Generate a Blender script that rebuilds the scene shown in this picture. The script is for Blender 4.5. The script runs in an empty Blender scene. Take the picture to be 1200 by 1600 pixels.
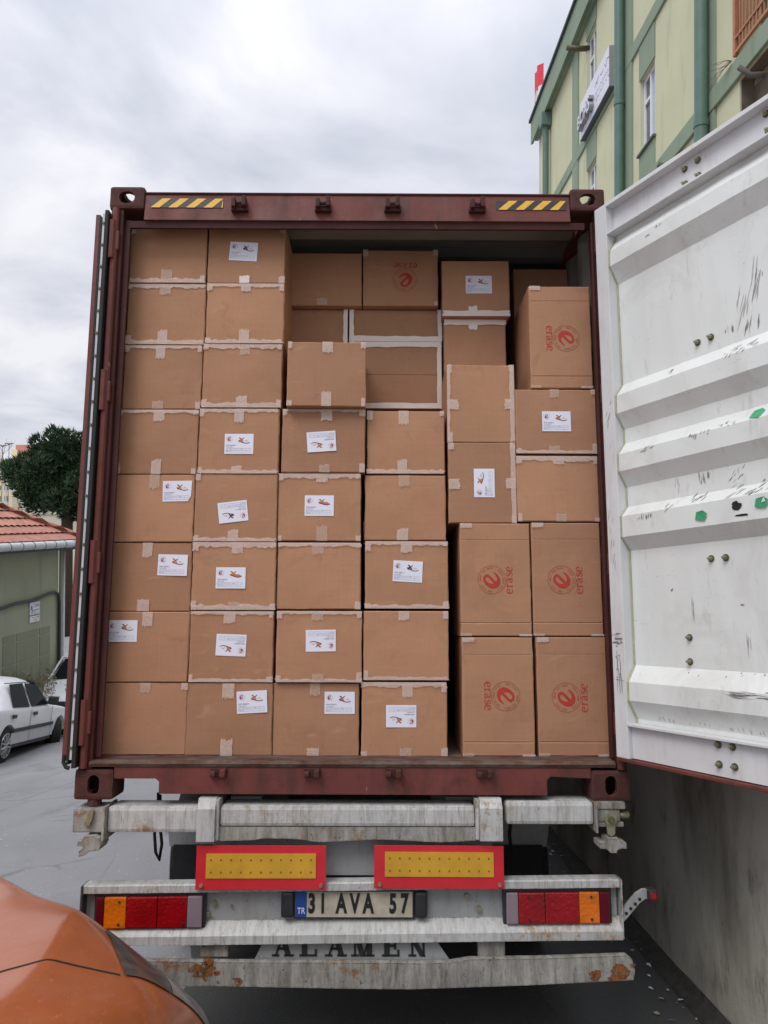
import bpy, bmesh, math, random
from mathutils import Matrix, Vector, noise
random.seed(7)
R = math.radians
sc = bpy.context.scene
C = sc.collection

# ------------------------------------------------------------------ camera, world, sun, exposure
TILT = Matrix.Rotation(-0.136, 4, 'X')          # the truck stands on a street falling away from the camera
cam_data = bpy.data.cameras.new('camera')
cam = bpy.data.objects.new('camera', cam_data); C.objects.link(cam)
cam_data.sensor_fit = 'VERTICAL'; cam_data.sensor_height = 24.0
cam_data.lens = 24.0 * 1180.0 / 1600.0
cam_data.clip_start = 0.05; cam_data.clip_end = 2000
cam.matrix_world = TILT @ Matrix.Translation((0.12174, -3.46086, 1.90828)) @ (
    Matrix.Rotation(-0.004222, 4, 'Z') @ Matrix.Rotation(-0.002835, 4, 'Y') @ Matrix.Rotation(1.718792, 4, 'X'))
sc.camera = cam

world = bpy.data.worlds.new('World'); sc.world = world; world.use_nodes = True
wn, wl = world.node_tree.nodes, world.node_tree.links
wn.clear()
SUN_EL, SUN_AZ = R(57), R(222)                   # azimuth clockwise from +Y
def W(t, **k):
    n = wn.new(t)
    for a, b in k.items(): setattr(n, a, b)
    return n
w_out = W('ShaderNodeOutputWorld'); w_bg = W('ShaderNodeBackground')
w_sky = W('ShaderNodeTexSky'); w_sky.sky_type = 'NISHITA'; w_sky.sun_disc = False
w_sky.sun_elevation = SUN_EL; w_sky.sun_rotation = SUN_AZ
w_tc = W('ShaderNodeTexCoord'); w_sep = W('ShaderNodeSeparateXYZ'); wl.new(w_tc.outputs['Generated'], w_sep.inputs[0])
def wmath(op, a, b=None):
    n = W('ShaderNodeMath', operation=op)
    for i, v in enumerate((a, b)):
        if v is None: continue
        if isinstance(v, (int, float)): n.inputs[i].default_value = v
        else: wl.new(v, n.inputs[i])
    return n.outputs[0]
zc = wmath('MAXIMUM', w_sep.outputs['Z'], 0.0)
den = wmath('ADD', zc, 0.22)
w_cmb = W('ShaderNodeCombineXYZ')
wl.new(wmath('DIVIDE', w_sep.outputs['X'], den), w_cmb.inputs[0])
wl.new(wmath('DIVIDE', w_sep.outputs['Y'], den), w_cmb.inputs[1])
w_n1 = W('ShaderNodeTexNoise'); w_n1.inputs['Scale'].default_value = 1.7; w_n1.inputs['Detail'].default_value = 7; w_n1.inputs['Roughness'].default_value = .52
w_n1.inputs['Distortion'].default_value = .35
wl.new(w_cmb.outputs[0], w_n1.inputs['Vector'])
w_ramp = W('ShaderNodeValToRGB'); wl.new(w_n1.outputs['Fac'], w_ramp.inputs[0])
er = w_ramp.color_ramp; er.elements[0].position = .33; er.elements[0].color = (.50, .53, .62, 1)
er.elements[1].position = .63; er.elements[1].color = (.93, .93, .97, 1)
e = er.elements.new(.48); e.color = (.69, .71, .79, 1)
# an overcast sky is brighter overhead than at the horizon
w_gain = wmath('ADD', wmath('MULTIPLY', wmath('POWER', zc, 3.0), 1.7), 1.02)
w_mul = W('ShaderNodeVectorMath', operation='SCALE'); wl.new(w_ramp.outputs[0], w_mul.inputs[0]); wl.new(w_gain, w_mul.inputs['Scale'])
w_sk = W('ShaderNodeVectorMath', operation='SCALE'); wl.new(w_sky.outputs[0], w_sk.inputs[0]); w_sk.inputs['Scale'].default_value = 0.08
w_mix = W('ShaderNodeMix', data_type='RGBA'); w_mix.inputs[0].default_value = .9
wl.new(w_sk.outputs[0], w_mix.inputs[6]); wl.new(w_mul.outputs[0], w_mix.inputs[7])
wl.new(w_mix.outputs[2], w_bg.inputs['Color']); w_bg.inputs['Strength'].default_value = 1.0
wl.new(w_bg.outputs[0], w_out.inputs[0])

sd = bpy.data.lights.new('sun', 'SUN'); sd.energy = 1.5; sd.angle = R(30); sd.color = (1, .97, .93)
sun = bpy.data.objects.new('sun', sd); C.objects.link(sun)
sdir = Vector((math.sin(SUN_AZ) * math.cos(SUN_EL), math.cos(SUN_AZ) * math.cos(SUN_EL), math.sin(SUN_EL)))
sun.rotation_euler = sdir.to_track_quat('Z', 'Y').to_euler()
sc.view_settings.view_transform = 'Standard'; sc.view_settings.look = 'None'
sc.view_settings.exposure = 0.0; sc.view_settings.gamma = 1.0; sc.view_settings.use_curve_mapping = False
sc.render.engine = 'CYCLES'
sc.cycles.max_bounces = 8; sc.cycles.transparent_max_bounces = 12

# ------------------------------------------------------------------ materials
def srgb(r, g, b):
    f = lambda c: (c / 255 / 12.92) if c / 255 <= .04045 else ((c / 255 + .055) / 1.055) ** 2.4
    return (f(r), f(g), f(b))
class Mat:
    """a small node builder round one Principled BSDF"""
    def __init__(s, name, col, rough=.6, metal=0., spec=.5):
        s.m = bpy.data.materials.new(name); s.m.use_nodes = True
        s.nt = s.m.node_tree; s.n = s.nt.nodes; s.l = s.nt.links
        s.b = s.n['Principled BSDF']
        s.b.inputs['Base Color'].default_value = (*col, 1); s.b.inputs['Roughness'].default_value = rough
        s.b.inputs['Metallic'].default_value = metal; s.b.inputs['Specular IOR Level'].default_value = spec
        s.tc = s.n.new('ShaderNodeTexCoord'); s.col = None; s.base = col; s.nrm = None
    def noise(s, scale=5, detail=5, rough=.55, stretch=(1, 1, 1), coord='Object', dist=0., rnd=False, off=(0, 0, 0)):
        mp = s.n.new('ShaderNodeMapping'); mp.inputs['Scale'].default_value = stretch; mp.inputs['Location'].default_value = off
        s.l.new(s.tc.outputs[coord], mp.inputs[0])
        vec = mp.outputs[0]
        if rnd:
            oi = s.n.new('ShaderNodeObjectInfo'); ad = s.n.new('ShaderNodeVectorMath'); ad.operation = 'MULTIPLY_ADD'
            cb = s.n.new('ShaderNodeCombineXYZ')
            for i in range(3): s.l.new(oi.outputs['Random'], cb.inputs[i])
            ad.inputs[1].default_value = (37, 53, 71); s.l.new(cb.outputs[0], ad.inputs[0]); s.l.new(vec, ad.inputs[2]); vec = ad.outputs[0]
        n = s.n.new('ShaderNodeTexNoise'); n.inputs['Scale'].default_value = scale; n.inputs['Detail'].default_value = detail
        n.inputs['Roughness'].default_value = rough; n.inputs['Distortion'].default_value = dist
        s.l.new(vec, n.inputs['Vector']); return n.outputs['Fac']
    def voro(s, scale=5, stretch=(1, 1, 1), coord='Object', feat='F1'):
        mp = s.n.new('ShaderNodeMapping'); mp.inputs['Scale'].default_value = stretch; s.l.new(s.tc.outputs[coord], mp.inputs[0])
        n = s.n.new('ShaderNodeTexVoronoi'); n.inputs['Scale'].default_value = scale; n.feature = feat; s.l.new(mp.outputs[0], n.inputs['Vector'])
        return n.outputs['Distance']
    def ramp(s, fac, p0, p1, v0=0., v1=1.):
        r = s.n.new('ShaderNodeMapRange'); r.inputs[1].default_value = p0; r.inputs[2].default_value = p1
        r.inputs[3].default_value = v0; r.inputs[4].default_value = v1; s.l.new(fac, r.inputs[0]); return r.outputs[0]
    def math(s, op, a, b):
        n = s.n.new('ShaderNodeMath'); n.operation = op
        for i, v in enumerate((a, b)):
            if isinstance(v, (int, float)): n.inputs[i].default_value = v
            else: s.l.new(v, n.inputs[i])
        return n.outputs[0]
    def mix(s, fac, col, blend='MIX'):
        n = s.n.new('ShaderNodeMix'); n.data_type = 'RGBA'; n.blend_type = blend
        if isinstance(fac, (int, float)): n.inputs[0].default_value = fac
        else: s.l.new(fac, n.inputs[0])
        if s.col is None: n.inputs[6].default_value = (*s.base, 1)
        else: s.l.new(s.col, n.inputs[6])
        if isinstance(col, tuple): n.inputs[7].default_value = (*col, 1)
        else: s.l.new(col, n.inputs[7])
        s.col = n.outputs[2]; s.l.new(s.col, s.b.inputs['Base Color']); return s
    def vary(s, fac, lo, hi):
        """multiply the colour by a grey that runs lo..hi with fac"""
        g = s.ramp(fac, .3, .7, lo, hi)
        cb = s.n.new('ShaderNodeCombineXYZ')
        for i in range(3): s.l.new(g, cb.inputs[i])
        return s.mix(1.0, cb.outputs[0], 'MULTIPLY')
    def objvary(s, lo, hi):
        oi = s.n.new('ShaderNodeObjectInfo'); g = s.ramp(oi.outputs['Random'], 0, 1, lo, hi)
        cb = s.n.new('ShaderNodeCombineXYZ')
        for i in range(3): s.l.new(g, cb.inputs[i])
        return s.mix(1.0, cb.outputs[0], 'MULTIPLY')
    def bump(s, h, strength=.3, dist=.01):
        n = s.n.new('ShaderNodeBump'); n.inputs['Strength'].default_value = strength; n.inputs['Distance'].default_value = dist
        s.l.new(h, n.inputs['Height'])
        if s.nrm is not None: s.l.new(s.nrm, n.inputs['Normal'])
        s.nrm = n.outputs[0]; s.l.new(s.nrm, s.b.inputs['Normal']); return s
    def roughv(s, fac, lo, hi):
        s.l.new(s.ramp(fac, .3, .7, lo, hi), s.b.inputs['Roughness']); return s
def wear(m, col, rad=.006, amt=.8, th=.5):
    """worn edges: where a rounded normal departs from the true one, broken up by noise"""
    bv_ = m.n.new('ShaderNodeBevel'); bv_.samples = 4; bv_.inputs['Radius'].default_value = rad
    ge = m.n.new('ShaderNodeNewGeometry'); dt = m.n.new('ShaderNodeVectorMath'); dt.operation = 'DOT_PRODUCT'
    m.l.new(bv_.outputs[0], dt.inputs[0]); m.l.new(ge.outputs['Normal'], dt.inputs[1])
    e_ = m.ramp(dt.outputs['Value'], .97, .80, 0, 1); nz = m.ramp(m.noise(55, 6, .75, off=(3, 8, 1)), th - .06, th + .06, 0, amt)
    m.mix(m.math('MULTIPLY', e_, nz), col)
M = {}
def simple(name, col, rough=.6, metal=0., var=.12, scale=8, **k):
    m = Mat(name, col, rough, metal, **k); n = m.noise(scale, 6); m.vary(n, 1 - var, 1 + var)
    m.bump(n, .08, .005); M[name] = m.m; return m

m = Mat('cardboard', srgb(171, 127, 98), .70, spec=.3)
m.objvary(.87, 1.10).vary(m.noise(2.2, 4, rnd=True), .92, 1.07).vary(m.noise(30, 3, stretch=(9, 1, .25), rnd=True), .965, 1.035)
m.mix(m.ramp(m.noise(7, 6, .65, rnd=True, dist=.8), .56, .76, 0, .40), srgb(142, 100, 74))
m.mix(m.ramp(m.noise(6, 5, .6, stretch=(1, 1, 3), rnd=True, dist=.5, off=(3, 3, 3)), .62, .74, 0, .30), srgb(198, 158, 130))
m.mix(m.ramp(m.noise(110, 3, .6, rnd=True), .69, .74, 0, .75), srgb(96, 64, 46))
wear(m, srgb(204, 168, 142), .006, .55, .42)
m.bump(m.noise(45, 3, stretch=(8, 1, .15), rnd=True), .14, .002).bump(m.noise(5, 4, rnd=True, dist=.4), .45, .012).bump(m.noise(14, 2, .4, stretch=(.3, 1, 4), rnd=True), .15, .004)
M['cardboard'] = m.m
m = Mat('cardboard_inner', srgb(128, 88, 58), .8); m.vary(m.noise(20), .9, 1.1); M['cardboard_inner'] = m.m
# clear packing tape, wrinkled
def tape(name, a, b, col):
    m = Mat(name, col, .25, spec=.6)
    w = m.noise(30, 5, .65, rnd=True, dist=2.6); w2 = m.noise(90, 3, .6, rnd=True, dist=1.6)
    cr = m.math('ABSOLUTE', m.math('SUBTRACT', m.noise(24, 3, .6, rnd=True, dist=2.0, off=(4, 9, 2)), .5), 0); line = m.ramp(cr, .0, .022, 1, 0)
    m.mix(m.math('MULTIPLY', line, .75), srgb(250, 240, 234)); m.bump(w, .45, .0022).bump(w2, .3, .001)  # pale crease lines paint the wrinkle highlights into the tape colour
    tr = m.n.new('ShaderNodeBsdfTransparent'); mx = m.n.new('ShaderNodeMixShader')
    f = m.math('ADD', m.math('ADD', m.ramp(w, .40, .64, a, b), m.ramp(w2, .5, .68, 0, .22)), m.math('MULTIPLY', line, .5))
    m.l.new(f, mx.inputs[0]); m.l.new(tr.outputs[0], mx.inputs[1]); m.l.new(m.b.outputs[0], mx.inputs[2])
    m.l.new(mx.outputs[0], m.n['Material Output'].inputs[0]); M[name] = m.m
tape('tape_clear', .24, .84, srgb(226, 200, 188))
tape('tape_faint', .10, .62, srgb(216, 188, 170))
tape('tape_thick', .85, 1.0, srgb(226, 212, 206))
m = Mat('paper', srgb(226, 226, 240), .5); m.vary(m.noise(12), .97, 1.02); M['paper'] = m.m
simple('ink_red', srgb(176, 52, 40), .7, var=.10, scale=60)
simple('ink_red_faint', srgb(150, 62, 46), .7, var=.14, scale=60)
for nm, c in dict(ink_maroon=(140, 24, 44), ink_dark=(60, 62, 80), ink_grey=(120, 124, 150), shoe_tan=(196, 112, 62), shoe_dark=(74, 48, 48), shoe_pale=(228, 214, 214)).items():
    simple(nm, srgb(*c), .6, var=.06, scale=90)

m = Mat('container_red', srgb(112, 58, 53), .55, spec=.35)
m.vary(m.noise(4, 7), .82, 1.12)
m.mix(m.ramp(m.noise(7, 8, .75, dist=.4), .50, .66, 0, .85), srgb(88, 48, 38))
m.mix(m.ramp(m.noise(3, 7, .65, stretch=(3, 3, .3)), .48, .68, 0, .75), srgb(74, 50, 44))
m.mix(m.ramp(m.noise(26, 5, .7, stretch=(1, 1, .25)), .68, .74, 0, .8), srgb(168, 136, 122))
m.mix(m.ramp(m.noise(11, 9, .8, off=(5, 1, 2)), .63, .68, 0, .85), srgb(70, 44, 38)); wear(m, srgb(62, 42, 38), .010, .95, .48)
m.bump(m.noise(40, 6), .25, .004).roughv(m.noise(6), .42, .75); M['container_red'] = m.m
m = Mat('container_dark', srgb(72, 36, 34), .65, spec=.3)
m.vary(m.noise(5, 7), .7, 1.2); m.mix(m.ramp(m.noise(12, 7, .7), .52, .7, 0, .8), srgb(52, 36, 34))
m.mix(m.ramp(m.noise(30, 5, .7, stretch=(1, 1, .2)), .68, .74, 0, .7), srgb(150, 120, 110))
m.bump(m.noise(50, 6), .4, .005); M['container_dark'] = m.m
m = Mat('casting_rust', srgb(82, 50, 46), .75, spec=.25)
m.vary(m.noise(9, 7), .7, 1.2); m.mix(m.ramp(m.noise(14, 8, .7), .5, .68, 0, .85), srgb(66, 44, 40))
m.mix(m.ramp(m.noise(10, 5), .6, .7, 0, .5), srgb(126, 66, 50)); wear(m, srgb(128, 98, 88), .008, .7, .52); m.bump(m.noise(60, 6, .7), .6, .006); M['casting_rust'] = m.m
m = Mat('sill_worn', srgb(84, 54, 46), .7, spec=.3)
m.mix(m.ramp(m.noise(6, 8, .7, stretch=(1, 3, 3)), .42, .62, 0, .9), srgb(104, 92, 84)); m.vary(m.noise(20, 6), .7, 1.15)
m.bump(m.noise(70, 6), .5, .005); M['sill_worn'] = m.m
simple('interior_paint', srgb(116, 116, 108), .8, var=.2, scale=3)
simple('rubber', (.012, .012, .014), .75, var=.3, scale=30)
simple('black_plastic', (.025, .025, .028), .45, var=.3, scale=20)
simple('dark_steel', (.05, .05, .052), .6, var=.35, scale=8)
simple('tyre', (.018, .018, .019), .85, var=.3, scale=20)
simple('stripe_yellow', srgb(226, 176, 52), .5, var=.08, scale=30)
simple('stripe_black', srgb(44, 44, 50), .5, var=.2, scale=30)
simple('bolt_metal', srgb(150, 148, 124), .45, .5, var=.25, scale=60)
simple('bolt_rusty', srgb(96, 92, 66), .6, .3, var=.35, scale=60)
simple('sealant', srgb(168, 168, 140), .7, var=.15, scale=40)
simple('scuff_dark', srgb(122, 118, 116), .7, var=.2, scale=60)
simple('scuff_grey', srgb(168, 165, 163), .7, var=.15, scale=60)
simple('green_sticker', srgb(60, 160, 110), .6, var=.2, scale=90)
simple('tar', srgb(30, 28, 28), .7, var=.3, scale=60)

m = Mat('door_white', srgb(222, 225, 222), .42, spec=.4)
m.vary(m.noise(1.6, 5), .95, 1.03)
msk = m.ramp(m.noise(3.2, 3, off=(3, 1, 2)), .52, .66)
s1 = m.ramp(m.noise(16, 6, .75, stretch=(1, 1, 9), dist=1.4), .60, .70, 0, .9)
m.mix(m.math('MULTIPLY', msk, s1), srgb(118, 116, 118)); m.mix(m.ramp(m.noise(2.4, 7, .7, off=(8, 8, 1), dist=.8, stretch=(1, 1, .6)), .50, .74, 0, .38), srgb(168, 164, 156)); m.mix(m.ramp(m.noise(12, 8, .75, stretch=(1.5, 1.5, .4)), .58, .72, 0, .4), srgb(150, 146, 138))
msk2 = m.ramp(m.noise(2.6, 3, off=(9, 4, 7)), .55, .68)
s2 = m.ramp(m.noise(22, 6, .8, stretch=(7, 7, .6), dist=1.0), .62, .72, 0, .8)
m.mix(m.math('MULTIPLY', msk2, s2), srgb(96, 90, 90))
m.mix(m.ramp(m.noise(70, 3, .6), .74, .78, 0, .8), srgb(90, 84, 80))
m.bump(m.noise(3, 4), .08, .02).roughv(m.noise(5), .34, .55); M['door_white'] = m.m
m = Mat('door_frame_white', srgb(214, 215, 216), .5, spec=.4)
m.vary(m.noise(4, 6), .9, 1.03); m.mix(m.ramp(m.noise(8, 6, .7, stretch=(2, 2, .4)), .52, .72, 0, .40), srgb(182, 170, 166))
m.mix(m.ramp(m.noise(22, 6, .8, stretch=(1, 1, 4)), .65, .74, 0, .8), srgb(84, 78, 76)); m.bump(m.noise(30, 5), .15, .004); M['door_frame_white'] = m.m

m = Mat('chassis_white', srgb(192, 192, 190), .48, spec=.4)
m.vary(m.noise(2.2, 6), .80, 1.05)
m.mix(m.ramp(m.noise(8, 8, .75, stretch=(4, 1, .6), dist=.5), .47, .70, 0, .70), srgb(120, 115, 108))
m.mix(m.ramp(m.noise(26, 9, .8, stretch=(3, 1, .35)), .56, .66, 0, .75), srgb(98, 92, 84))
m.mix(m.ramp(m.noise(34, 8, .8, off=(2, 7, 3)), .63, .67, 0, .95), srgb(44, 40, 38))
m.mix(m.math('MULTIPLY', m.ramp(m.noise(2.6, 3, off=(4, 2, 1)), .50, .62), m.ramp(m.noise(22, 8, .8, off=(1, 1, 6), stretch=(1, 1, .7)), .50, .62, 0, .9)), srgb(140, 102, 56))
wear(m, srgb(58, 52, 48), .008, .9, .52)
m.bump(m.noise(3, 4), .2, .02).bump(m.noise(60, 6), .3, .004).roughv(m.noise(9), .35, .7); M['chassis_white'] = m.m
m = Mat('chassis_white_grubby', srgb(168, 166, 160), .6, spec=.35)
m.vary(m.noise(4, 6), .70, 1.08); m.mix(m.ramp(m.noise(7, 8, .75, stretch=(3, 1, .6)), .40, .62, 0, .80), srgb(104, 100, 92))
m.mix(m.ramp(m.noise(20, 9, .82, stretch=(3.5, 1, .35)), .55, .66, 0, .85), srgb(66, 62, 56))
m.mix(m.ramp(m.noise(30, 8, .8, off=(6, 2, 1)), .60, .64, 0, .95), srgb(36, 33, 30))
m.mix(m.math('MULTIPLY', m.ramp(m.noise(2.2, 3, off=(7, 2, 4)), .52, .62), m.ramp(m.noise(18, 8, .8, off=(3, 1, 6)), .50, .60, 0, .95)), srgb(132, 84, 40))
wear(m, srgb(70, 50, 36), .010, .95, .48)
m.bump(m.noise(2.5, 4), .25, .03).bump(m.noise(50, 6), .4, .005); M['chassis_white_grubby'] = m.m
m = Mat('chassis_grey', srgb(156, 158, 158), .5); m.vary(m.noise(5, 6), .82, 1.06); m.mix(m.ramp(m.noise(24, 8, .8), .60, .66, 0, .8), srgb(84, 82, 78)); m.mix(m.ramp(m.noise(9, 7, .75, stretch=(3, 1, .6)), .5, .7, 0, .5), srgb(120, 116, 108)); m.bump(m.noise(40, 5), .2, .004); M['chassis_grey'] = m.m
m = Mat('patch_rust', srgb(140, 84, 34), .85); m.vary(m.noise(30, 7, .7), .35, 1.25); m.mix(m.ramp(m.noise(45, 6, .7), .55, .65, 0, .8), srgb(74, 46, 30)); m.bump(m.noise(80, 6), .8, .004)
tr = m.n.new('ShaderNodeBsdfTransparent'); mx = m.n.new('ShaderNodeMixShader'); m.l.new(m.ramp(m.noise(28, 8, .75, off=(2, 2, 2)), .40, .52), mx.inputs[0]); m.l.new(tr.outputs[0], mx.inputs[1]); m.l.new(m.b.outputs[0], mx.inputs[2]); m.l.new(mx.outputs[0], m.n['Material Output'].inputs[0]); M['patch_rust'] = m.m
simple('reflector_red', srgb(200, 42, 54), .35, var=.08, scale=14)
simple('reflector_yellow', srgb(202, 154, 48), .4, var=.10, scale=14)
simple('reflector_dot', srgb(150, 96, 20), .5)
simple('lens_dark_red', srgb(92, 10, 26), .18)
simple('lens_clear', srgb(132, 118, 126), .2, var=.1)
def lens(name, col, k):
    m = Mat(name, col, .16, spec=.7); m.b.inputs['Coat Weight'].default_value = .6
    m.vary(m.noise(8, 4), .75, 1.15); m.bump(m.voro(70), .5, .003); M[name] = m.m
lens('lens_red', srgb(146, 6, 20), 1); lens('lens_amber', srgb(214, 108, 16), 1)
simple('plate_white', srgb(176, 168, 150), .5, var=.22, scale=16)
simple('plate_blue', srgb(30, 66, 140), .5, var=.1)
simple('ink_black', (.012, .012, .014), .5)
simple('letter_black', (.02, .02, .02), .6)

def asphalt(name, col, k=1.):
    m = Mat(name, col, .8, spec=.35); m.vary(m.noise(.35, 5), .88, 1.1).vary(m.noise(2.2, 6, stretch=(1, .4, 1)), .92, 1.06)
    m.mix(m.ramp(m.noise(60, 4, .7), .60, .70, 0, .6), tuple(min(1, c * 1.9) for c in col))
    m.mix(m.ramp(m.noise(70, 4, .7, off=(7, 3, 2)), .60, .70, 0, .6), tuple(c * .45 for c in col))
    ck = m.voro(.9, stretch=(1, .8, 1), feat='DISTANCE_TO_EDGE'); dk = m.math('ADD', ck, m.math('MULTIPLY', m.noise(3, 5, .7), .03))
    m.mix(m.math('MULTIPLY', m.ramp(dk, .016, .026, .7, 0), m.ramp(m.noise(.6, 3, off=(5, 2, 2)), .48, .56)), tuple(c * .35 for c in col))
    m.mix(m.ramp(m.noise(.9, 7, .65, off=(3, 3, 3), dist=.6), .56, .70, 0, .45), tuple(c * .55 for c in col))
    m.mix(m.ramp(m.noise(28, 2, .5, off=(9, 3, 2)), .72, .75, 0, .7), tuple(min(1, c * 2.4) for c in col))
    v = m.voro(85); m.bump(v, .25, .005).bump(m.noise(9, 5), .2, .01); M[name] = m.m
asphalt('asphalt', (.245, .245, .256))
asphalt('asphalt_shade', (.085, .087, .086))  # street asphalt darkened in colour to paint the trailer's shade
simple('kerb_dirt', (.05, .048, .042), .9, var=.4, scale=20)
m = Mat('retaining_concrete', srgb(204, 200, 186), .85, spec=.2)
m.vary(m.noise(1.2, 7), .78, 1.08); m.mix(m.ramp(m.noise(2.2, 7, .65, stretch=(1, 1, .3)), .48, .66, 0, .65), srgb(112, 106, 92)); m.mix(m.ramp(m.noise(5, 8, .72, stretch=(1, 1, .45), off=(4, 1, 1)), .56, .68, 0, .6), srgb(92, 86, 74)); m.mix(m.ramp(m.noise(30, 5, .7, off=(1, 6, 2)), .66, .72, 0, .7), srgb(70, 66, 58))
m.mix(m.ramp(m.noise(14, 6, .7), .66, .74, 0, .5), srgb(184, 180, 166)); m.bump(m.noise(6, 8, .7), .6, .015).bump(m.noise(60, 4), .3, .004); M['retaining_concrete'] = m.m
def stucco(name, rgb, var=.07, stain=(120, 124, 92)):
    m = Mat(name, srgb(*rgb), .85, spec=.2); m.vary(m.noise(.8, 6), 1 - var, 1 + var)
    m.mix(m.ramp(m.noise(1.6, 7, .65, stretch=(2.2, 2.2, .35)), .56, .74, 0, .35), srgb(*stain)); m.bump(m.noise(90, 4), .35, .006); M[name] = m.m
stucco('stucco_lime', (206, 206, 174), .05)
stucco('stucco_green', (142, 158, 138), .08, (104, 116, 96))
stucco('stucco_olive', (156, 160, 140), .12, (92, 98, 78))
stucco('stucco_olive_dark', (134, 139, 120), .1, (86, 92, 74))
simple('pipe_green', srgb(92, 120, 110), .45, var=.12, scale=4)
simple('roof_edge_dark', srgb(58, 70, 72), .6)
simple('upvc_white', srgb(226, 228, 232), .35, var=.03)
m = Mat('window_glass', (.10, .12, .14), .06, spec=.9); m.vary(m.noise(2, 3), .8, 1.3); M['window_glass'] = m.m
m = Mat('window_glass_blue', srgb(176, 196, 226), .12, spec=.8); m.vary(m.noise(6, 4), .85, 1.1); M['window_glass_blue'] = m.m
simple('sign_board', srgb(222, 224, 236), .4, var=.03)
simple('sign_edge', srgb(150, 152, 156), .4, var=.05)
simple('sign_bottom', srgb(82, 86, 96), .5)
simple('grille_orange', srgb(176, 116, 84), .5)
simple('door_brown', srgb(136, 96, 72), .6)
simple('stone_sill', srgb(96, 104, 96), .7)
simple('concrete_raw', srgb(104, 102, 92), .9, var=.2, scale=3)
simple('flag_red', srgb(222, 60, 76), .7); simple('flag_white', srgb(236, 232, 236), .7); simple('flag_dark', srgb(50, 50, 56), .7)
simple('bark', (.045, .03, .02), .9, var=.35, scale=12)
simple('twig', (.16, .12, .09), .9, var=.3, scale=12)
m = Mat('pine_needles', (.046, .080, .038), .7, spec=.25); m.vary(m.noise(.9, 4), .45, 1.6); m.vary(m.noise(9, 3), .7, 1.3); M['pine_needles'] = m.m
m = Mat('weed', (.28, .24, .15), .8); m.vary(m.noise(8, 3), .6, 1.4); M['weed'] = m.m
m = Mat('roof_tile', srgb(176, 126, 112), .8, spec=.2); m.objvary(.85, 1.1).vary(m.noise(5, 6), .78, 1.15); m.mix(m.ramp(m.noise(8, 6), .6, .75, 0, .5), srgb(120, 78, 66)); M['roof_tile'] = m.m
simple('gutter_white', srgb(196, 200, 204), .5, var=.08)
simple('plaster_pale', srgb(206, 200, 180), .85, var=.1, scale=.6)
simple('salmon', srgb(196, 134, 118), .8); simple('cream', srgb(222, 206, 170), .8); simple('far_window', (.12, .14, .16), .3)
simple('timber_brown', srgb(112, 100, 88), .9, var=.3, scale=4)
simple('car_white', srgb(236, 238, 242), .28, var=.02)
simple('car_white_dirty', srgb(196, 196, 200), .45, var=.05)
m = Mat('car_glass', (.014, .018, .020), .12, spec=.1); m.b.inputs['IOR'].default_value = 1.22; M['car_glass'] = m.m
simple('rim_metal', srgb(176, 178, 182), .35, .6, var=.1)
m = Mat('car_orange', srgb(172, 92, 50), .33, .25, spec=.5)
m.b.inputs['Coat Weight'].default_value = .55; m.b.inputs['Coat Roughness'].default_value = .12
m.vary(m.noise(1.5, 5), .9, 1.08); m.mix(m.ramp(m.noise(55, 4, .7), .62, .72, 0, .28), srgb(222, 176, 150))
m.mix(m.ramp(m.noise(5, 6, .7), .45, .75, 0, .25), srgb(206, 140, 104)); m.mix(m.ramp(m.voro(60), .0, .10, .5, 0), srgb(226, 190, 170)); m.roughv(m.noise(6, 6), .25, .5); M['car_orange'] = m.m
m = Mat('headlight_smoked', (.045, .038, .036), .32, spec=.5); m.b.inputs['Coat Weight'].default_value = .15; m.vary(m.noise(7, 3, stretch=(1, 4, 1)), .5, 1.8); M['headlight_smoked'] = m.m
m = Mat('headlight_clear', srgb(112, 106, 104), .30, spec=.5); m.b.inputs['Coat Weight'].default_value = .2; m.vary(m.noise(14, 3, stretch=(4, 1, 1), dist=1), .45, 1.3); M['headlight_clear'] = m.m

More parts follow.
